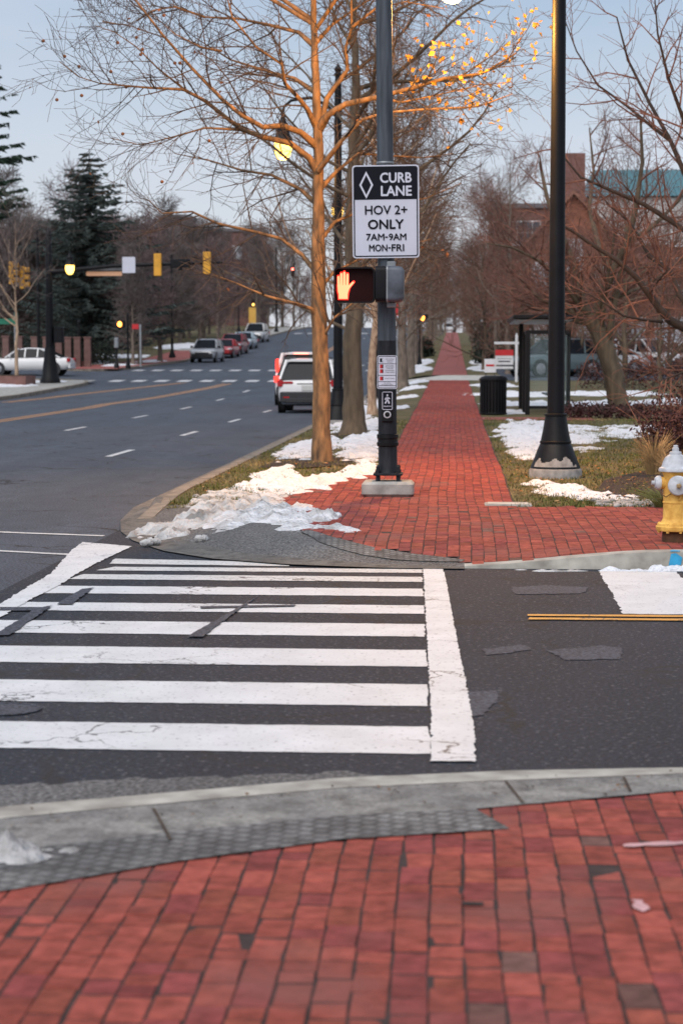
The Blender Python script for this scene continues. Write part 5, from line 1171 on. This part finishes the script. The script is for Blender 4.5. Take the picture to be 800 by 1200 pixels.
# ---- the row behind it
P2 = dict(PRM); P2['n'] = (27, 11, 7, 4); P2['rmin'] = .0042; P2['len'] = (10, 4.0, 1.6, .75, .3)
x, y = -1.93, 39; street_tree((x, y, T(x, y)), 'stout brown barked tree behind the lit one, just left of the pole', 4, 10.5, .225, P2, 'bark_mossy', 'twig_brown', (-.012, 0), None, clear=.24)
x, y = -2.02, 50.5; street_tree((x, y, T(x, y)), 'thin pinkish trunk tree showing between the stout one and the pole', 5, 9.5, .12, P2, 'bark_pale', 'twig_brown', (-.005, 0), None, clear=.26)
P3 = dict(PRM); P3['n'] = (24, 9, 6, 3); P3['rmin'] = .0065; P3['rad'] = (.16, .05, .018, .009, .006); P3['len'] = (10, 3.6, 1.5, .75, .4)
x, y = -2.0, 80; ta = street_tree((x, y, T(x, y)), 'grey trunk street tree just right of the pole, before the driveway', 6, 11, .22, P3, 'bark_grey', 'twig_brown', (0, 0), None)
grp = 'bare street trees lining the far sidewalk'
tb = street_tree((-2.05, 66, T(-2.05, 66)), 'grey trunk street tree half hidden by the pole', 8, 11, .16, P3, 'bark_grey', 'twig_red', (0, 0), None)
row = 'bare street tree in the row along the uphill sidewalk'
def again(src, loc, label, rz, s=1.0, group=None):
    c = copy_tree(src, None, label); c.location = loc; c.rotation_euler.z = rz; c.scale = (s, s, s)
    if group: c['group'] = group
    return c
r_ = random.Random(77)
for k, y in enumerate((97, 107, 120, 134, 150, 168, 190, 215, 245)): again((ta, tb)[k % 2], (-2.1 + r_.gauss(0, .15), y, T(-2, y)), row, r_.random() * 6, r_.uniform(.85, 1.1), grp)
for k, y in enumerate((112, 122, 133, 146, 160, 178, 200, 230)): again((tb, ta)[k % 2], (2.3 + r_.gauss(0, .3), y, T(2.3, y)), row, r_.random() * 6, r_.uniform(.8, 1.0), grp)
# ---- leaning trunk on the right lawn
PC = dict(PRM); PC['n'] = (9, 12, 9, 5); PC['len'] = (5, 3.4, 1.7, .8, .4); PC['rad'] = (.25, .09, .03, .010, .006); PC['ang'] = ((30, 60), (25, 60), (25, 60), (25, 60)); PC['up'] = (.05, .10, .10, .08, .05); PC['rmin'] = .005; PC['wob'] = (.06, .12, .14, .16, .2)
def limbed_tree(name, label, loc, trunk_px, limbs, Y, seed, prm, wood, twig, extra=0, sides=(14, 8, 5, 3, 3)):
    r_ = random.Random(seed); O = Vector(loc); t = thing(name, label, 'tree', loc); store = [[], [], [], [], []]
    q = lambda px, py, dy: P(px, py, Y + dy) - O
    pts = [q(a, b_, d) for a, b_, d, _ in trunk_px]; rs = [r for *_, r in trunk_px]; store[0].append((pts, rs))
    for L in limbs:
        pp = [q(a, b_, d) for a, b_, d in L[0]]; n = len(pp); rr = [max(.008, L[1] * (1 - .8 * i / (n - 1))) for i in range(n)]
        store[1].append((pp, rr)); kids(r_, pp, rr, 3, 1, prm, store, t0=.12)
    if extra: kids(r_, pts, rs, 4, 0, prm, store, t0=.55, num=extra)
    tree_meshes(store, prm, wood, twig, t, sides=sides); return t
x, y = 4.28, 52
limbed_tree('crape_tree', 'thick leaning brown trunk with tangled red twigs on the right lawn', (x, y, T(x, y)), [(726, 486, 0, .33), (724, 474, 0, .27), (718, 440, 0, .25), (708, 405, 0, .24), (698, 382, 0, .24), (690, 368, 0, .20)],
            [([(704, 400, 0), (690, 375, .2), (680, 350, .4), (672, 310, .5), (655, 270, .6), (640, 230, .8), (632, 190, 1)], .17), ([(698, 385, 0), (702, 355, -.2), (716, 320, -.4), (735, 285, -.5), (745, 240, -.6), (752, 190, -.8), (750, 140, -1)], .15),
             ([(682, 355, .4), (660, 330, 0), (630, 305, -.5), (600, 290, -1), (570, 285, -1.3)], .08), ([(716, 320, -.4), (700, 285, .3), (690, 245, .9), (695, 200, 1.2), (690, 150, 1.5)], .09), ([(735, 285, -.5), (765, 265, 0), (795, 235, .4), (815, 190, .5)], .08), ([(690, 375, .2), (655, 352, 1), (620, 345, 1.8), (585, 335, 2.4)], .07), ([(706, 352, 0), (745, 340, 1), (780, 320, 1.6), (812, 290, 2)], .08)], 52, 31, PC, 'bark_mossy', 'twig_red', 5)
# ---- tree standing just outside the right edge; its limbs reach into view
PD = dict(PRM); PD['n'] = (5, 14, 8, 5); PD['len'] = (5, 2.4, 1.25, .6, .3); PD['rad'] = (.2, .05, .017, .007, .004); PD['up'] = (.05, .08, .07, .05, .03); PD['rmin'] = .0034
x, y = 4.7, 33
limbed_tree('cherry_tree', 'dark barked tree at the right edge reaching bare limbs across the lawn', (x, y, T(x, y)), [(862, 520, 0, .24), (860, 505, 0, .19), (850, 450, 0, .17), (838, 405, 0, .16)],
            [([(838, 408, 0), (805, 386, -.2), (785, 376, -.3), (772, 362, -.4), (760, 345, -.4), (745, 325, -.5), (722, 305, -.6), (695, 288, -.6), (672, 272, -.7), (655, 262, -.8)], .085), ([(838, 405, 0), (815, 370, .3), (795, 345, .4), (785, 318, .5), (760, 300, .6), (748, 278, .7), (735, 258, .8), (712, 240, .9), (700, 222, 1)], .06),
             ([(775, 377, -.3), (755, 375, -.6), (730, 370, -.8), (712, 358, -.9), (690, 345, -1.0), (668, 340, -1.1)], .028), ([(840, 408, 0), (830, 340, .2), (815, 280, .3), (790, 262, .3), (755, 240, .2), (720, 225, .1), (680, 208, 0), (650, 172, 0)], .07), ([(830, 340, .2), (822, 250, .4), (800, 200, .5), (785, 165, .5), (760, 120, .6), (735, 70, .7), (722, 20, .7)], .06),
             ([(785, 165, .5), (765, 150, .8), (735, 125, 1), (700, 100, 1.1), (675, 60, 1.2), (660, 20, 1.2)], .034), ([(815, 200, .5), (800, 140, 0), (782, 90, -.3), (770, 40, -.4), (765, -20, -.5)], .04), ([(760, 345, -.4), (770, 330, -.8), (780, 318, -1.1), (785, 300, -1.2)], .02), ([(840, 420, 0), (815, 430, -.5), (790, 440, -.9), (770, 448, -1.1)], .03)], 33, 41, PD, 'bark_dark', 'twig_red', 0, sides=(12, 8, 5, 3, 3))
# ---- smaller trees and tangle behind the shelter
PE = dict(P3); PE['up'] = (.1, .10, .08, .05, .02); PE['n'] = (24, 9, 6, 3)
tc_ = street_tree((6.3, 74, T(6.3, 74)), 'multi stemmed red twigged tree behind the dark hedge', 51, 8.5, .12, PE, 'bark_mossy', 'twig_red', (0, 0), None, 'crape_tree', clear=.08)
rl = 'red twigged bare tree in the tangle before the brick buildings'; rg = 'red twigged trees before the brick buildings'
for (px, y, s) in ((566, 104, .95), (594, 112, .95), (622, 108, .8), (640, 116, .85), (655, 98, .7), (668, 110, .8), (690, 104, .75), (705, 118, .85), (740, 110, .8), (728, 98, .7), (610, 92, .7), (650, 120, .95), (680, 92, .68), (715, 88, .65), (780, 92, .75), (805, 78, .75), (770, 66, .62)):
    xx = (px - 530) / F * y; again(tc_, (xx, y, T(xx, y)), rl, r_.random() * 6, s, rg)
again(tb, (2.7, 97, T(2.7, 97)), 'bare tree standing by the driveway beyond the trash can', 1.0, .95)
# ---- far side of the street
PF = dict(PRM); PF['n'] = (34, 12, 7, 4); PF['rmin'] = .014; PF['rad'] = (.2, .06, .028, .017, .014); PF['len'] = (11, 4.0, 1.8, .95, .5); PF['up'] = (.1, .09, .06, .03, 0)
fa = street_tree((-26, 137, T(-26, 137)), 'purple brown bare tree above the far lawn, nearest the pillars', 61, 12, .2, PF, 'bark_grey', 'twig_purple', (0, 0), None, 'bare_tree', clear=.15, sides=(6, 4, 3, 3, 3))
fb = street_tree((-34, 150, T(-34, 150)), 'wide grey bare tree behind the mast', 62, 13, .22, PF, 'bark_grey', 'twig_grey', (0, 0), None, 'bare_tree', clear=.12, sides=(6, 4, 3, 3, 3))
fl_ = 'bare winter tree in the wood across the street'; fg = 'bare trees of the wood across the street'
r2 = random.Random(9)
for k in range(120):
    y = 133 + 180 * r2.random() ** 1.3; px = r2.uniform(-40, 345); x = (px - 530) / F * y
    if x > -24.5: x = -24.5 - r2.random() * 8
    top = 272 + 22 * r2.random() if px > 215 or px < 60 else 262 + 50 * r2.random()
    s_ = ((420 - top) / F * y + CAM_Z - T(x, y)) / 12.3
    again((fa, fb)[k % 2], (x, y, T(x, y) - .2), fl_, r2.random() * 6.28, s_, fg)
for k, (px, y, s, lab) in enumerate(((158, 128, .55, 'small bare tree on the far verge left of the white post'), (176, 131, .72, 'bare tree on the far verge right of the white post'), (205, 140, .8, 'bare tree on the far kerb behind the silver SUV'), (255, 178, .7, 'bare tree over the pale blue parked car'), (300, 240, .9, 'bare tree over the far bend of the road'))):
    x = (px - 530) / F * y; again((fb, fa)[k % 2], (min(x, -20.6), y, T(x, y)), lab, k * 1.7, s)
x, y = P(20, 450, 91).x, 91; street_tree((x, y, T(x, y)), 'slender pale young tree in the left corner planter', 63, 7.5, .10, PE, 'bark_pale', 'twig_grey', (0, 0), None, 'young_tree', clear=.38)
for k, (x, y) in enumerate(((-1.9, 205), (-1.8, 232), (-1.7, 260), (-1.7, 285), (1.9, 215), (2.0, 245), (1.9, 270), (1.8, 292), (-1.2, 306), (1.6, 308))): again((ta, tb)[k % 2], (x, y, T(x, y)), row, k * 1.9, .8 + .05 * (k % 3), grp)
for k, x in enumerate((-9, -6.5, -4.2, -2, .4, 2.6, 4.8, 7.2, 10, 13)): again((fa, fb)[k % 2], (x, 338 + (k * 37) % 50, T(x, 350) - .5), 'bare tree on the crest at the end of the road', k * 2.3, 1.0 + .08 * (k % 3), 'bare trees on the crest')
# bare trees closing the far end of the road and the sky line on the right
for k in range(34):
    y = r2.uniform(318, 420); x = r2.uniform(-75, 45); again((fa, fb)[k % 2], (x, y, T(x, y) - 1), 'bare tree on the crest at the end of the road', r2.random() * 6, r2.uniform(.8, 1.1), 'bare trees on the crest')
# ---- evergreens: whorled boughs with hanging needle sprays
def conifer(loc, label, seed, hgt, rad, m, name, n=46, droop=.35, gap=0.0, bottom=.1, per=9, sm=1.0):
    r_ = random.Random(seed); t = thing(name, label, 'tree', loc); b = MB()
    b.tube([Vector((0, 0, -.2)), Vector((0, 0, hgt * .5)), Vector((0, 0, hgt))], [hgt * .018, hgt * .012, .02], 8); b2 = MB(); c = MB()
    for i in range(n):
        f = bottom + (1 - bottom) * (i / n); z = hgt * f; L = rad * (1 - f) ** .75 * r_.uniform(.65, 1.15) + .12
        for k in range(per if f < .9 else 5):
            a = r_.uniform(0, 6.28); l = L * r_.uniform(.55, 1.1); d = Vector((math.cos(a), math.sin(a), 0))
            p0 = Vector((0, 0, z)); p1 = p0 + d * l * .5 + Vector((0, 0, -droop * l * .15)); p2 = p0 + d * l + Vector((0, 0, -droop * l * .2 + .10 * l))
            if k % 3 == 0: b2.tube([p0, p1, p2], [.03, .02, .01], 3)
            m_ = max(4, int(l * 6))
            for j in range(m_):
                u = (j + r_.random()) / m_; q = (p0.lerp(p1, u * 2) if u < .5 else p1.lerp(p2, u * 2 - 1)); s = sm * r_.uniform(.16, .36) * (1.15 - .4 * u)
                sd = Vector((-d.y, d.x, 0)) * r_.choice((-1, 1)); e = q + sd * s * r_.uniform(.4, 1.5) + d * s * .9 + Vector((0, 0, -s * r_.uniform(.05, .9)))
                wv = d.cross(sd) * .02 + d * s * .28
                c.add([q - wv, e, q + wv, q + Vector((0, 0, -s * .5))], [(0, 1, 2), (0, 1, 3)])
    for q in b2.f: pass
    o = len(b.v); b.v += b2.v; b.f += [tuple(i + o for i in f) for f in b2.f]; b.m += b2.m; b.c += b2.c
    b.build('trunk', 'bark_dark', t); c.build('crown', m, t); return t
x = (105 - 530) / F * 132; conifer((x, 132, T(x, 132)), 'tall dark spruce against the sky on the left', 71, 14.2, 7.6, 'needles', 'spruce_tree', 38, .5, per=13, sm=1.25)
x = (-22 - 530) / F * 128; conifer((x, 128, T(x, 128)), 'dark cedar with flat boughs at the left edge', 72, 22.0, 6.2, 'cedar_needles', 'cedar_tree', 18, .1, bottom=.40, per=7, sm=1.8)
# ---- shrubs, hedges
def leafy(b, r_, c, rad, n, s, box=False):
    C = Vector(c)
    for _ in range(n):
        if box: p = Vector((r_.uniform(-1, 1), r_.uniform(-1, 1), r_.uniform(-1, 1)))
        else:
            p = vrand(r_).normalized() * (r_.random() ** .4)
        p = C + Vector((p.x * rad[0], p.y * rad[1], p.z * rad[2])) + vrand(r_) * s * .6
        u = vrand(r_).normalized() * s * r_.uniform(.6, 1.3); v = u.cross(vrand(r_)).normalized() * s * .5
        b.add([p - u, p + v, p + u, p - v], [(0, 1, 2, 3)])
def shrub(name, label, loc, lobes, n, s, m, seed, stem='twig_red', group=None):
    r_ = random.Random(seed); t = thing(name, label, 'shrub', loc, 0, group); c = MB(); st = MB()
    for (cx, cy, cz, rx, ry, rz_) in lobes:
        leafy(c, r_, (cx, cy, cz), (rx, ry, rz_), n, s)
        for _ in range(14): st.tube([Vector((cx * .5 + r_.gauss(0, .08), cy * .5 + r_.gauss(0, .08), -.05)), Vector((cx + r_.gauss(0, rx * .4), cy + r_.gauss(0, ry * .4), cz * .7)), Vector((cx + r_.gauss(0, rx * .8), cy + r_.gauss(0, ry * .8), cz + rz_ * r_.uniform(.3, 1.25)))], [.012, .008, .004], 4)
    st.build('stems', stem, t); c.build('foliage', m, t); return t
x, y = 3.15, 29; shrub('nandina_shrub', 'dark red leaved shrub behind the fire hydrant', (x, y, T(x, y)), [(-.1, 0, .48, .45, .5, .42), (.45, .2, .55, .5, .5, .5), (.1, .5, .42, .5, .5, .4), (.75, .0, .42, .4, .4, .4)], 900, .035, 'red_shrub_leaf', 81)
x, y = 3.75, 33; shrub('nandina_shrub', 'taller dull red shrub at the right edge behind the first one', (x, y, T(x, y)), [(0, 0, .6, .6, .6, .55), (.5, .3, .7, .6, .6, .6)], 900, .04, 'red_shrub_leaf', 82)
def tuft(name, label, loc, n, h, m, seed, spread=.22):
    r_ = random.Random(seed); t = MB()
    for _ in range(n):
        a = r_.uniform(0, 6.28); l = h * r_.uniform(.5, 1.1); k = r_.random() ** .5 * spread; d = Vector((math.cos(a), math.sin(a), 0)); p0 = Vector((0, 0, 0)) + d * r_.random() * .08
        p1 = p0 + d * k * .5 + Vector((0, 0, l * .65)); p2 = p0 + d * k * 1.4 + Vector((0, 0, l * r_.uniform(.75, 1.0))); t.tube([p0, p1, p2], [.004, .003, .0015], 3)
    o = t.build(name, m, None, loc=loc); return tag(o, label, 'grass clump')
x, y = 2.62, 26.2; tuft('grass_clump', 'tall dry tan grass clump before the dark red shrub', (x, y, T(x, y)), 230, .60, 'dry_grass', 1, .22)
x, y = 2.75, 25.2; tuft('grass_clump', 'shorter dry tan grass clump beside the tall one', (x, y, T(x, y)), 150, .40, 'dry_grass', 4, .2)
x, y = 2.12, 21.0; tuft('grass_clump', 'arching green bladed clump beside the hydrant cap', (x + .1, y, T(x, y)), 200, .24, 'green_blade', 2, .28)
x, y = 2.75, 22.2; tuft('grass_clump', 'green and tan bladed clump behind the hydrant', (x, y, T(x, y)), 300, .36, 'dry_grass', 3, .34)
def hedge(label, x0, x1, y, h, m, seed, dep=.8, group=None, s=.05):
    r_ = random.Random(seed); b = MB(); cx = (x0 + x1) / 2; z0 = T(cx, y)
    k = max(2, int((x1 - x0) / .55))
    for i in range(k):
        leafy(b, r_, (x0 + (x1 - x0) * (i + .5) / k - cx, r_.gauss(0, .05), h * .5 * r_.uniform(.92, 1.08)), (.5, dep / 2, h * .52), 520, s)
    o = b.build('hedge', m, None, loc=(cx, y, z0)); return tag(o, label, 'hedge', group)
hedge('long dark red hedge below the white SUV in the lot', 6.2, 9.6, 72, 1.15, 'hedge_leaf', 91)
hedge('short dark red hedge right of the bus shelter', 4.55, 5.9, 73, 1.05, 'hedge_leaf', 92)
hedge('dark clipped evergreen hedge behind the amber signal across the street', -27.5, -21.8, 128, 1.6, 'dark_evergreen', 93, 1.2, s=.09)
x, y = 3.5, 47; hedge('low brown shrub patch at the foot of the leaning tree', 2.6, 4.6, 46.6, .38, 'hedge_leaf', 94, .9)
for k, (x, y, r0, h, lab) in enumerate(((1.9, 118, .9, 1.2, 'rounded dark bush right of the uphill sidewalk, nearest the driveway'), (2.6, 126, 1.3, 3.2, 'tall dark evergreen bush right of the uphill sidewalk'), (2.1, 140, 1.0, 3.0, 'dark evergreen bush higher up the sidewalk'), (3.4, 112, 1.0, 2.2, 'dark bush beside the yard sign'), (-2.1, 140, .6, 1.5, 'dark bush left of the uphill sidewalk'))):
    shrub('evergreen_bush', lab, (x, y, T(x, y)), [(0, 0, h * .5, r0, r0, h * .5), (r0 * .5, .2, h * .4, r0 * .8, r0, h * .42)], 700, .12, 'dark_evergreen', 95 + k, 'twig_grey')

# ================================================================ BUILDINGS AND WALLS
def windows(t, spots, y, m='window_bright', fm='white_plastic', sill=True):
    for (x, z, w_, h_) in spots:
        b = MB(); b.box((x, y - .03, z), (w_ + .16, .10, h_ + .16)); f = b.build('window', fm, t)
        b = MB(); b.box((x, y - .085, z), (w_, .02, h_)); b.build('pane', m, f)
        if sill: b = MB(); b.box((x, y - .08, z - h_ / 2 - .12), (w_ + .3, .22, .07)); b.build('sill', fm, f)
        b = MB(); b.box((x, y - .098, z), (.05, .02, h_)); b.box((x, y - .099, z), (w_, .018, .05)); b.build('bars', fm, f)
Y = 128; z0 = T(8, Y)
def bx(px): return (px - 530) / F * Y
def bz_(py): return CAM_Z + (420 - py) / F * Y - z0
t = thing('brick_house', 'red brick gabled building with a chimney behind the bare trees', 'building', (0, Y, z0))
xa, xm, xb = bx(588), bx(668), bx(752); ze, zt = bz_(318), bz_(232); b = MB()
b.slab([(xa, -.3), (xb, -.3), (xb, ze), (xm, zt), (xa, ze)], 0, 14); b.build('wall', 'brick_wall', t)
b = MB()
for p_, q_ in (((xa - .3, ze - .25), (xm, zt + .05)), ((xm, zt + .05), (xb + .3, ze - .25))):
    b.add([(p_[0], -.4, p_[1]), (q_[0], -.4, q_[1]), (q_[0], 14.4, q_[1]), (p_[0], 14.4, p_[1]), (p_[0], -.4, p_[1] + .28), (q_[0], -.4, q_[1] + .28), (q_[0], 14.4, q_[1] + .28), (p_[0], 14.4, p_[1] + .28)], [(0, 1, 2, 3), (4, 7, 6, 5), (0, 4, 5, 1), (1, 5, 6, 2), (2, 6, 7, 3), (3, 7, 4, 0)])
rf = b.build('roof', 'roof_terracotta', t); b = MB(); b.box((bx(668), 1.0, bz_(225)), (1.5, 1.2, 4.6)); b.build('chimney', 'brick_wall_dull', rf)
windows(t, [(bx(632), bz_(330), 1.1, 2.2), (bx(705), bz_(330), 1.1, 1.8), (bx(668), bz_(300), 1.1, 1.8), (bx(632), bz_(392), 1.3, 2.6)], 0)
b = MB(); b.box((bx(638), -.06, 1.3), (1.4, .2, 2.6)); b.build('door', 'white_plastic', t)
Y2 = 160; z2 = T(8, Y2)
def cx_(px): return (px - 530) / F * Y2
def cz(py): return CAM_Z + (420 - py) / F * Y2 - z2
t = thing('teal_roofed_building', 'building with a broad teal metal roof at the right edge', 'building', (0, Y2, z2)); b = MB(); b.box(((cx_(690) + cx_(900)) / 2, 10, cz(232) / 2 - .5), (cx_(900) - cx_(690), 20, cz(232) + 1)); b.build('wall', 'brick_wall_dull', t)
b = MB(); xl, xr, zl, zh = cx_(684), cx_(906), cz(234), cz(194)
b.add([(xl, -.6, zl), (xr, -.6, zl), (xr, 20.6, zl), (xl, 20.6, zl), (xl + 1.0, 7, zh), (xr - 4, 7, zh), (xr - 4, 13, zh), (xl + 1.0, 13, zh)], [(0, 3, 2, 1), (4, 5, 6, 7), (0, 1, 5, 4), (1, 2, 6, 5), (2, 3, 7, 6), (3, 0, 4, 7)])
for i in range(30):
    x = xl + .6 + i * (xr - xl - 5) / 29; b.box((x + .4, 3.2, (zl + zh) / 2 + .05), (.06, 8.1, .06), rx=math.atan2(zh - zl, 7.6))
b.build('roof', 'teal_roof', t); b = MB(); b.box((cx_(742), -.1, cz(262)), (7.5, .3, cz(236) - cz(290))); b.build('pale_wall', 'wall_pale', t)
windows(t, [(cx_(725), cz(270), 1.4, 2.0), (cx_(760), cz(270), 1.4, 2.0), (cx_(790), cz(275), 1.4, 2.0), (cx_(725), cz(320), 1.4, 2.0), (cx_(780), cz(320), 1.4, 2.0)], -.3 + .15, 'window_dark')
Y3 = 175; z3 = T(5, Y3); t = thing('flat_roofed_building', 'flat roofed dull brick block between the lamp post and the far trees', 'building', (0, Y3, z3))
def dx(px): return (px - 530) / F * Y3
def dz(py): return CAM_Z + (420 - py) / F * Y3 - z3
b = MB(); b.box(((dx(574) + dx(660)) / 2, 8, dz(246) / 2 - .5), (dx(660) - dx(574), 16, dz(246) + 1)); b.build('wall', 'brick_wall_dull', t)
b = MB(); b.box(((dx(574) + dx(660)) / 2, 8, dz(244)), (dx(660) - dx(574) + .5, 16.5, .4)); b.build('parapet', 'roof_grey', t)
windows(t, [(dx(px), dz(py), 1.3, 1.9) for px in (585, 603, 621) for py in (275, 315)], 0, 'window_dark')
Y4 = 112; z4 = T(14, Y4); t = thing('brick_house', 'low red brick building behind the parked cars at the right edge', 'building', (0, Y4, z4))
def ex(px): return (px - 530) / F * Y4
b = MB(); b.box(((ex(655) + ex(930)) / 2, 6, 1.8), (ex(930) - ex(655), 12, 4.4)); b.build('wall', 'brick_wall', t)
b = MB(); b.box(((ex(655) + ex(930)) / 2, 6, 4.1), (ex(930) - ex(655) + .6, 12.6, .28)); b.build('roof', 'roof_grey', t); windows(t, [(ex(690), 1.9, 1.5, 1.5), (ex(735), 1.9, 1.5, 1.5), (ex(780), 1.9, 1.5, 1.5)], 0)
# buildings beyond the wood on the left
Y5 = 300; z5 = T(-50, Y5)
def fx(px): return (px - 530) / F * Y5
def fz(py): return CAM_Z + (420 - py) / F * Y5 - z5
for k, (a, b_, top, dep, m, lab) in enumerate(((186, 222, 256, 8, 'brick_wall_dull', 'brick block rising just over the wood across the street'), (140, 186, 270, 10, 'brick_wall_dull', 'low dull red roofed block beside the spruce'), (222, 300, 268, 10, 'brick_wall_dull', 'long brick building along the skyline above the mast arm'))):
    t = thing('far_building', lab, 'building', (0, Y5 + k * 4, z5)); b = MB(); b.box(((fx(a) + fx(b_)) / 2, dep / 2, fz(top) / 2 - 1), (fx(b_) - fx(a) - .05, dep, fz(top) + 2)); b.build('wall', m, t)
    b = MB(); b.box(((fx(a) + fx(b_)) / 2, dep / 2, fz(top) + .2), (fx(b_) - fx(a) + .4, dep + .6, .5)); b.build('roof', 'roof_terracotta' if k == 1 else 'roof_grey', t)
    windows(t, [(fx(a) + (fx(b_) - fx(a)) * (i + .5) / 4, fz(top) - q, 1.4, 1.8) for i in range(4) for q in (3.2, 7.0)], 0, 'window_bright')
pb = thing('brick_pillar', 'brick pillar of the wall behind the white sedan', 'pillar', (-25.5, 119, T(-25, 119)), 0, 'brick pillars of the wall on the far side')
b = MB(); b.box((0, 0, .85), (.38, .38, 1.8)); b.build('shaft', 'pier_brick', pb); b = MB(); b.box((0, 0, 1.79), (.46, .46, .08)); b.build('cap', 'pier_brick', pb)
for k, px in enumerate((67, 78, 89, 101, 52, 38, 20, 4)):
    y = 121 + k * .1; x = (px - 530) / F * y; c = pb if k == 0 else copy_tree(pb); c.location = (x, y, T(x, y))
t = thing('iron_fence', 'dark iron fence running between the brick pillars across the street', 'fence', (-27, 121.3, T(-26, 121))); b = MB(); b.box((-1.2, .4, .15), (12, .12, .3)); b.build('kerb_wall', 'brick_wall_dull', t)
b = MB()
for i in range(90): b.box((-7 + i * .135, .4, .85), (.025, .025, 1.3))
b.box((-1.2, .4, 1.4), (12, .04, .05)); b.build('railings', 'black_metal', t)
t = thing('planter', 'low brick planter with snow at the left corner', 'planter', (-21.2, 91.5, T(-21, 91))); b = MB(); b.box((0, 0, .2), (3.4, 2.2, .5)); b.build('wall', 'brick_wall_dull', t); b = MB(); b.box((0, 0, .46), (3.0, 1.8, .06)); b.build('soil', 'soil', t)
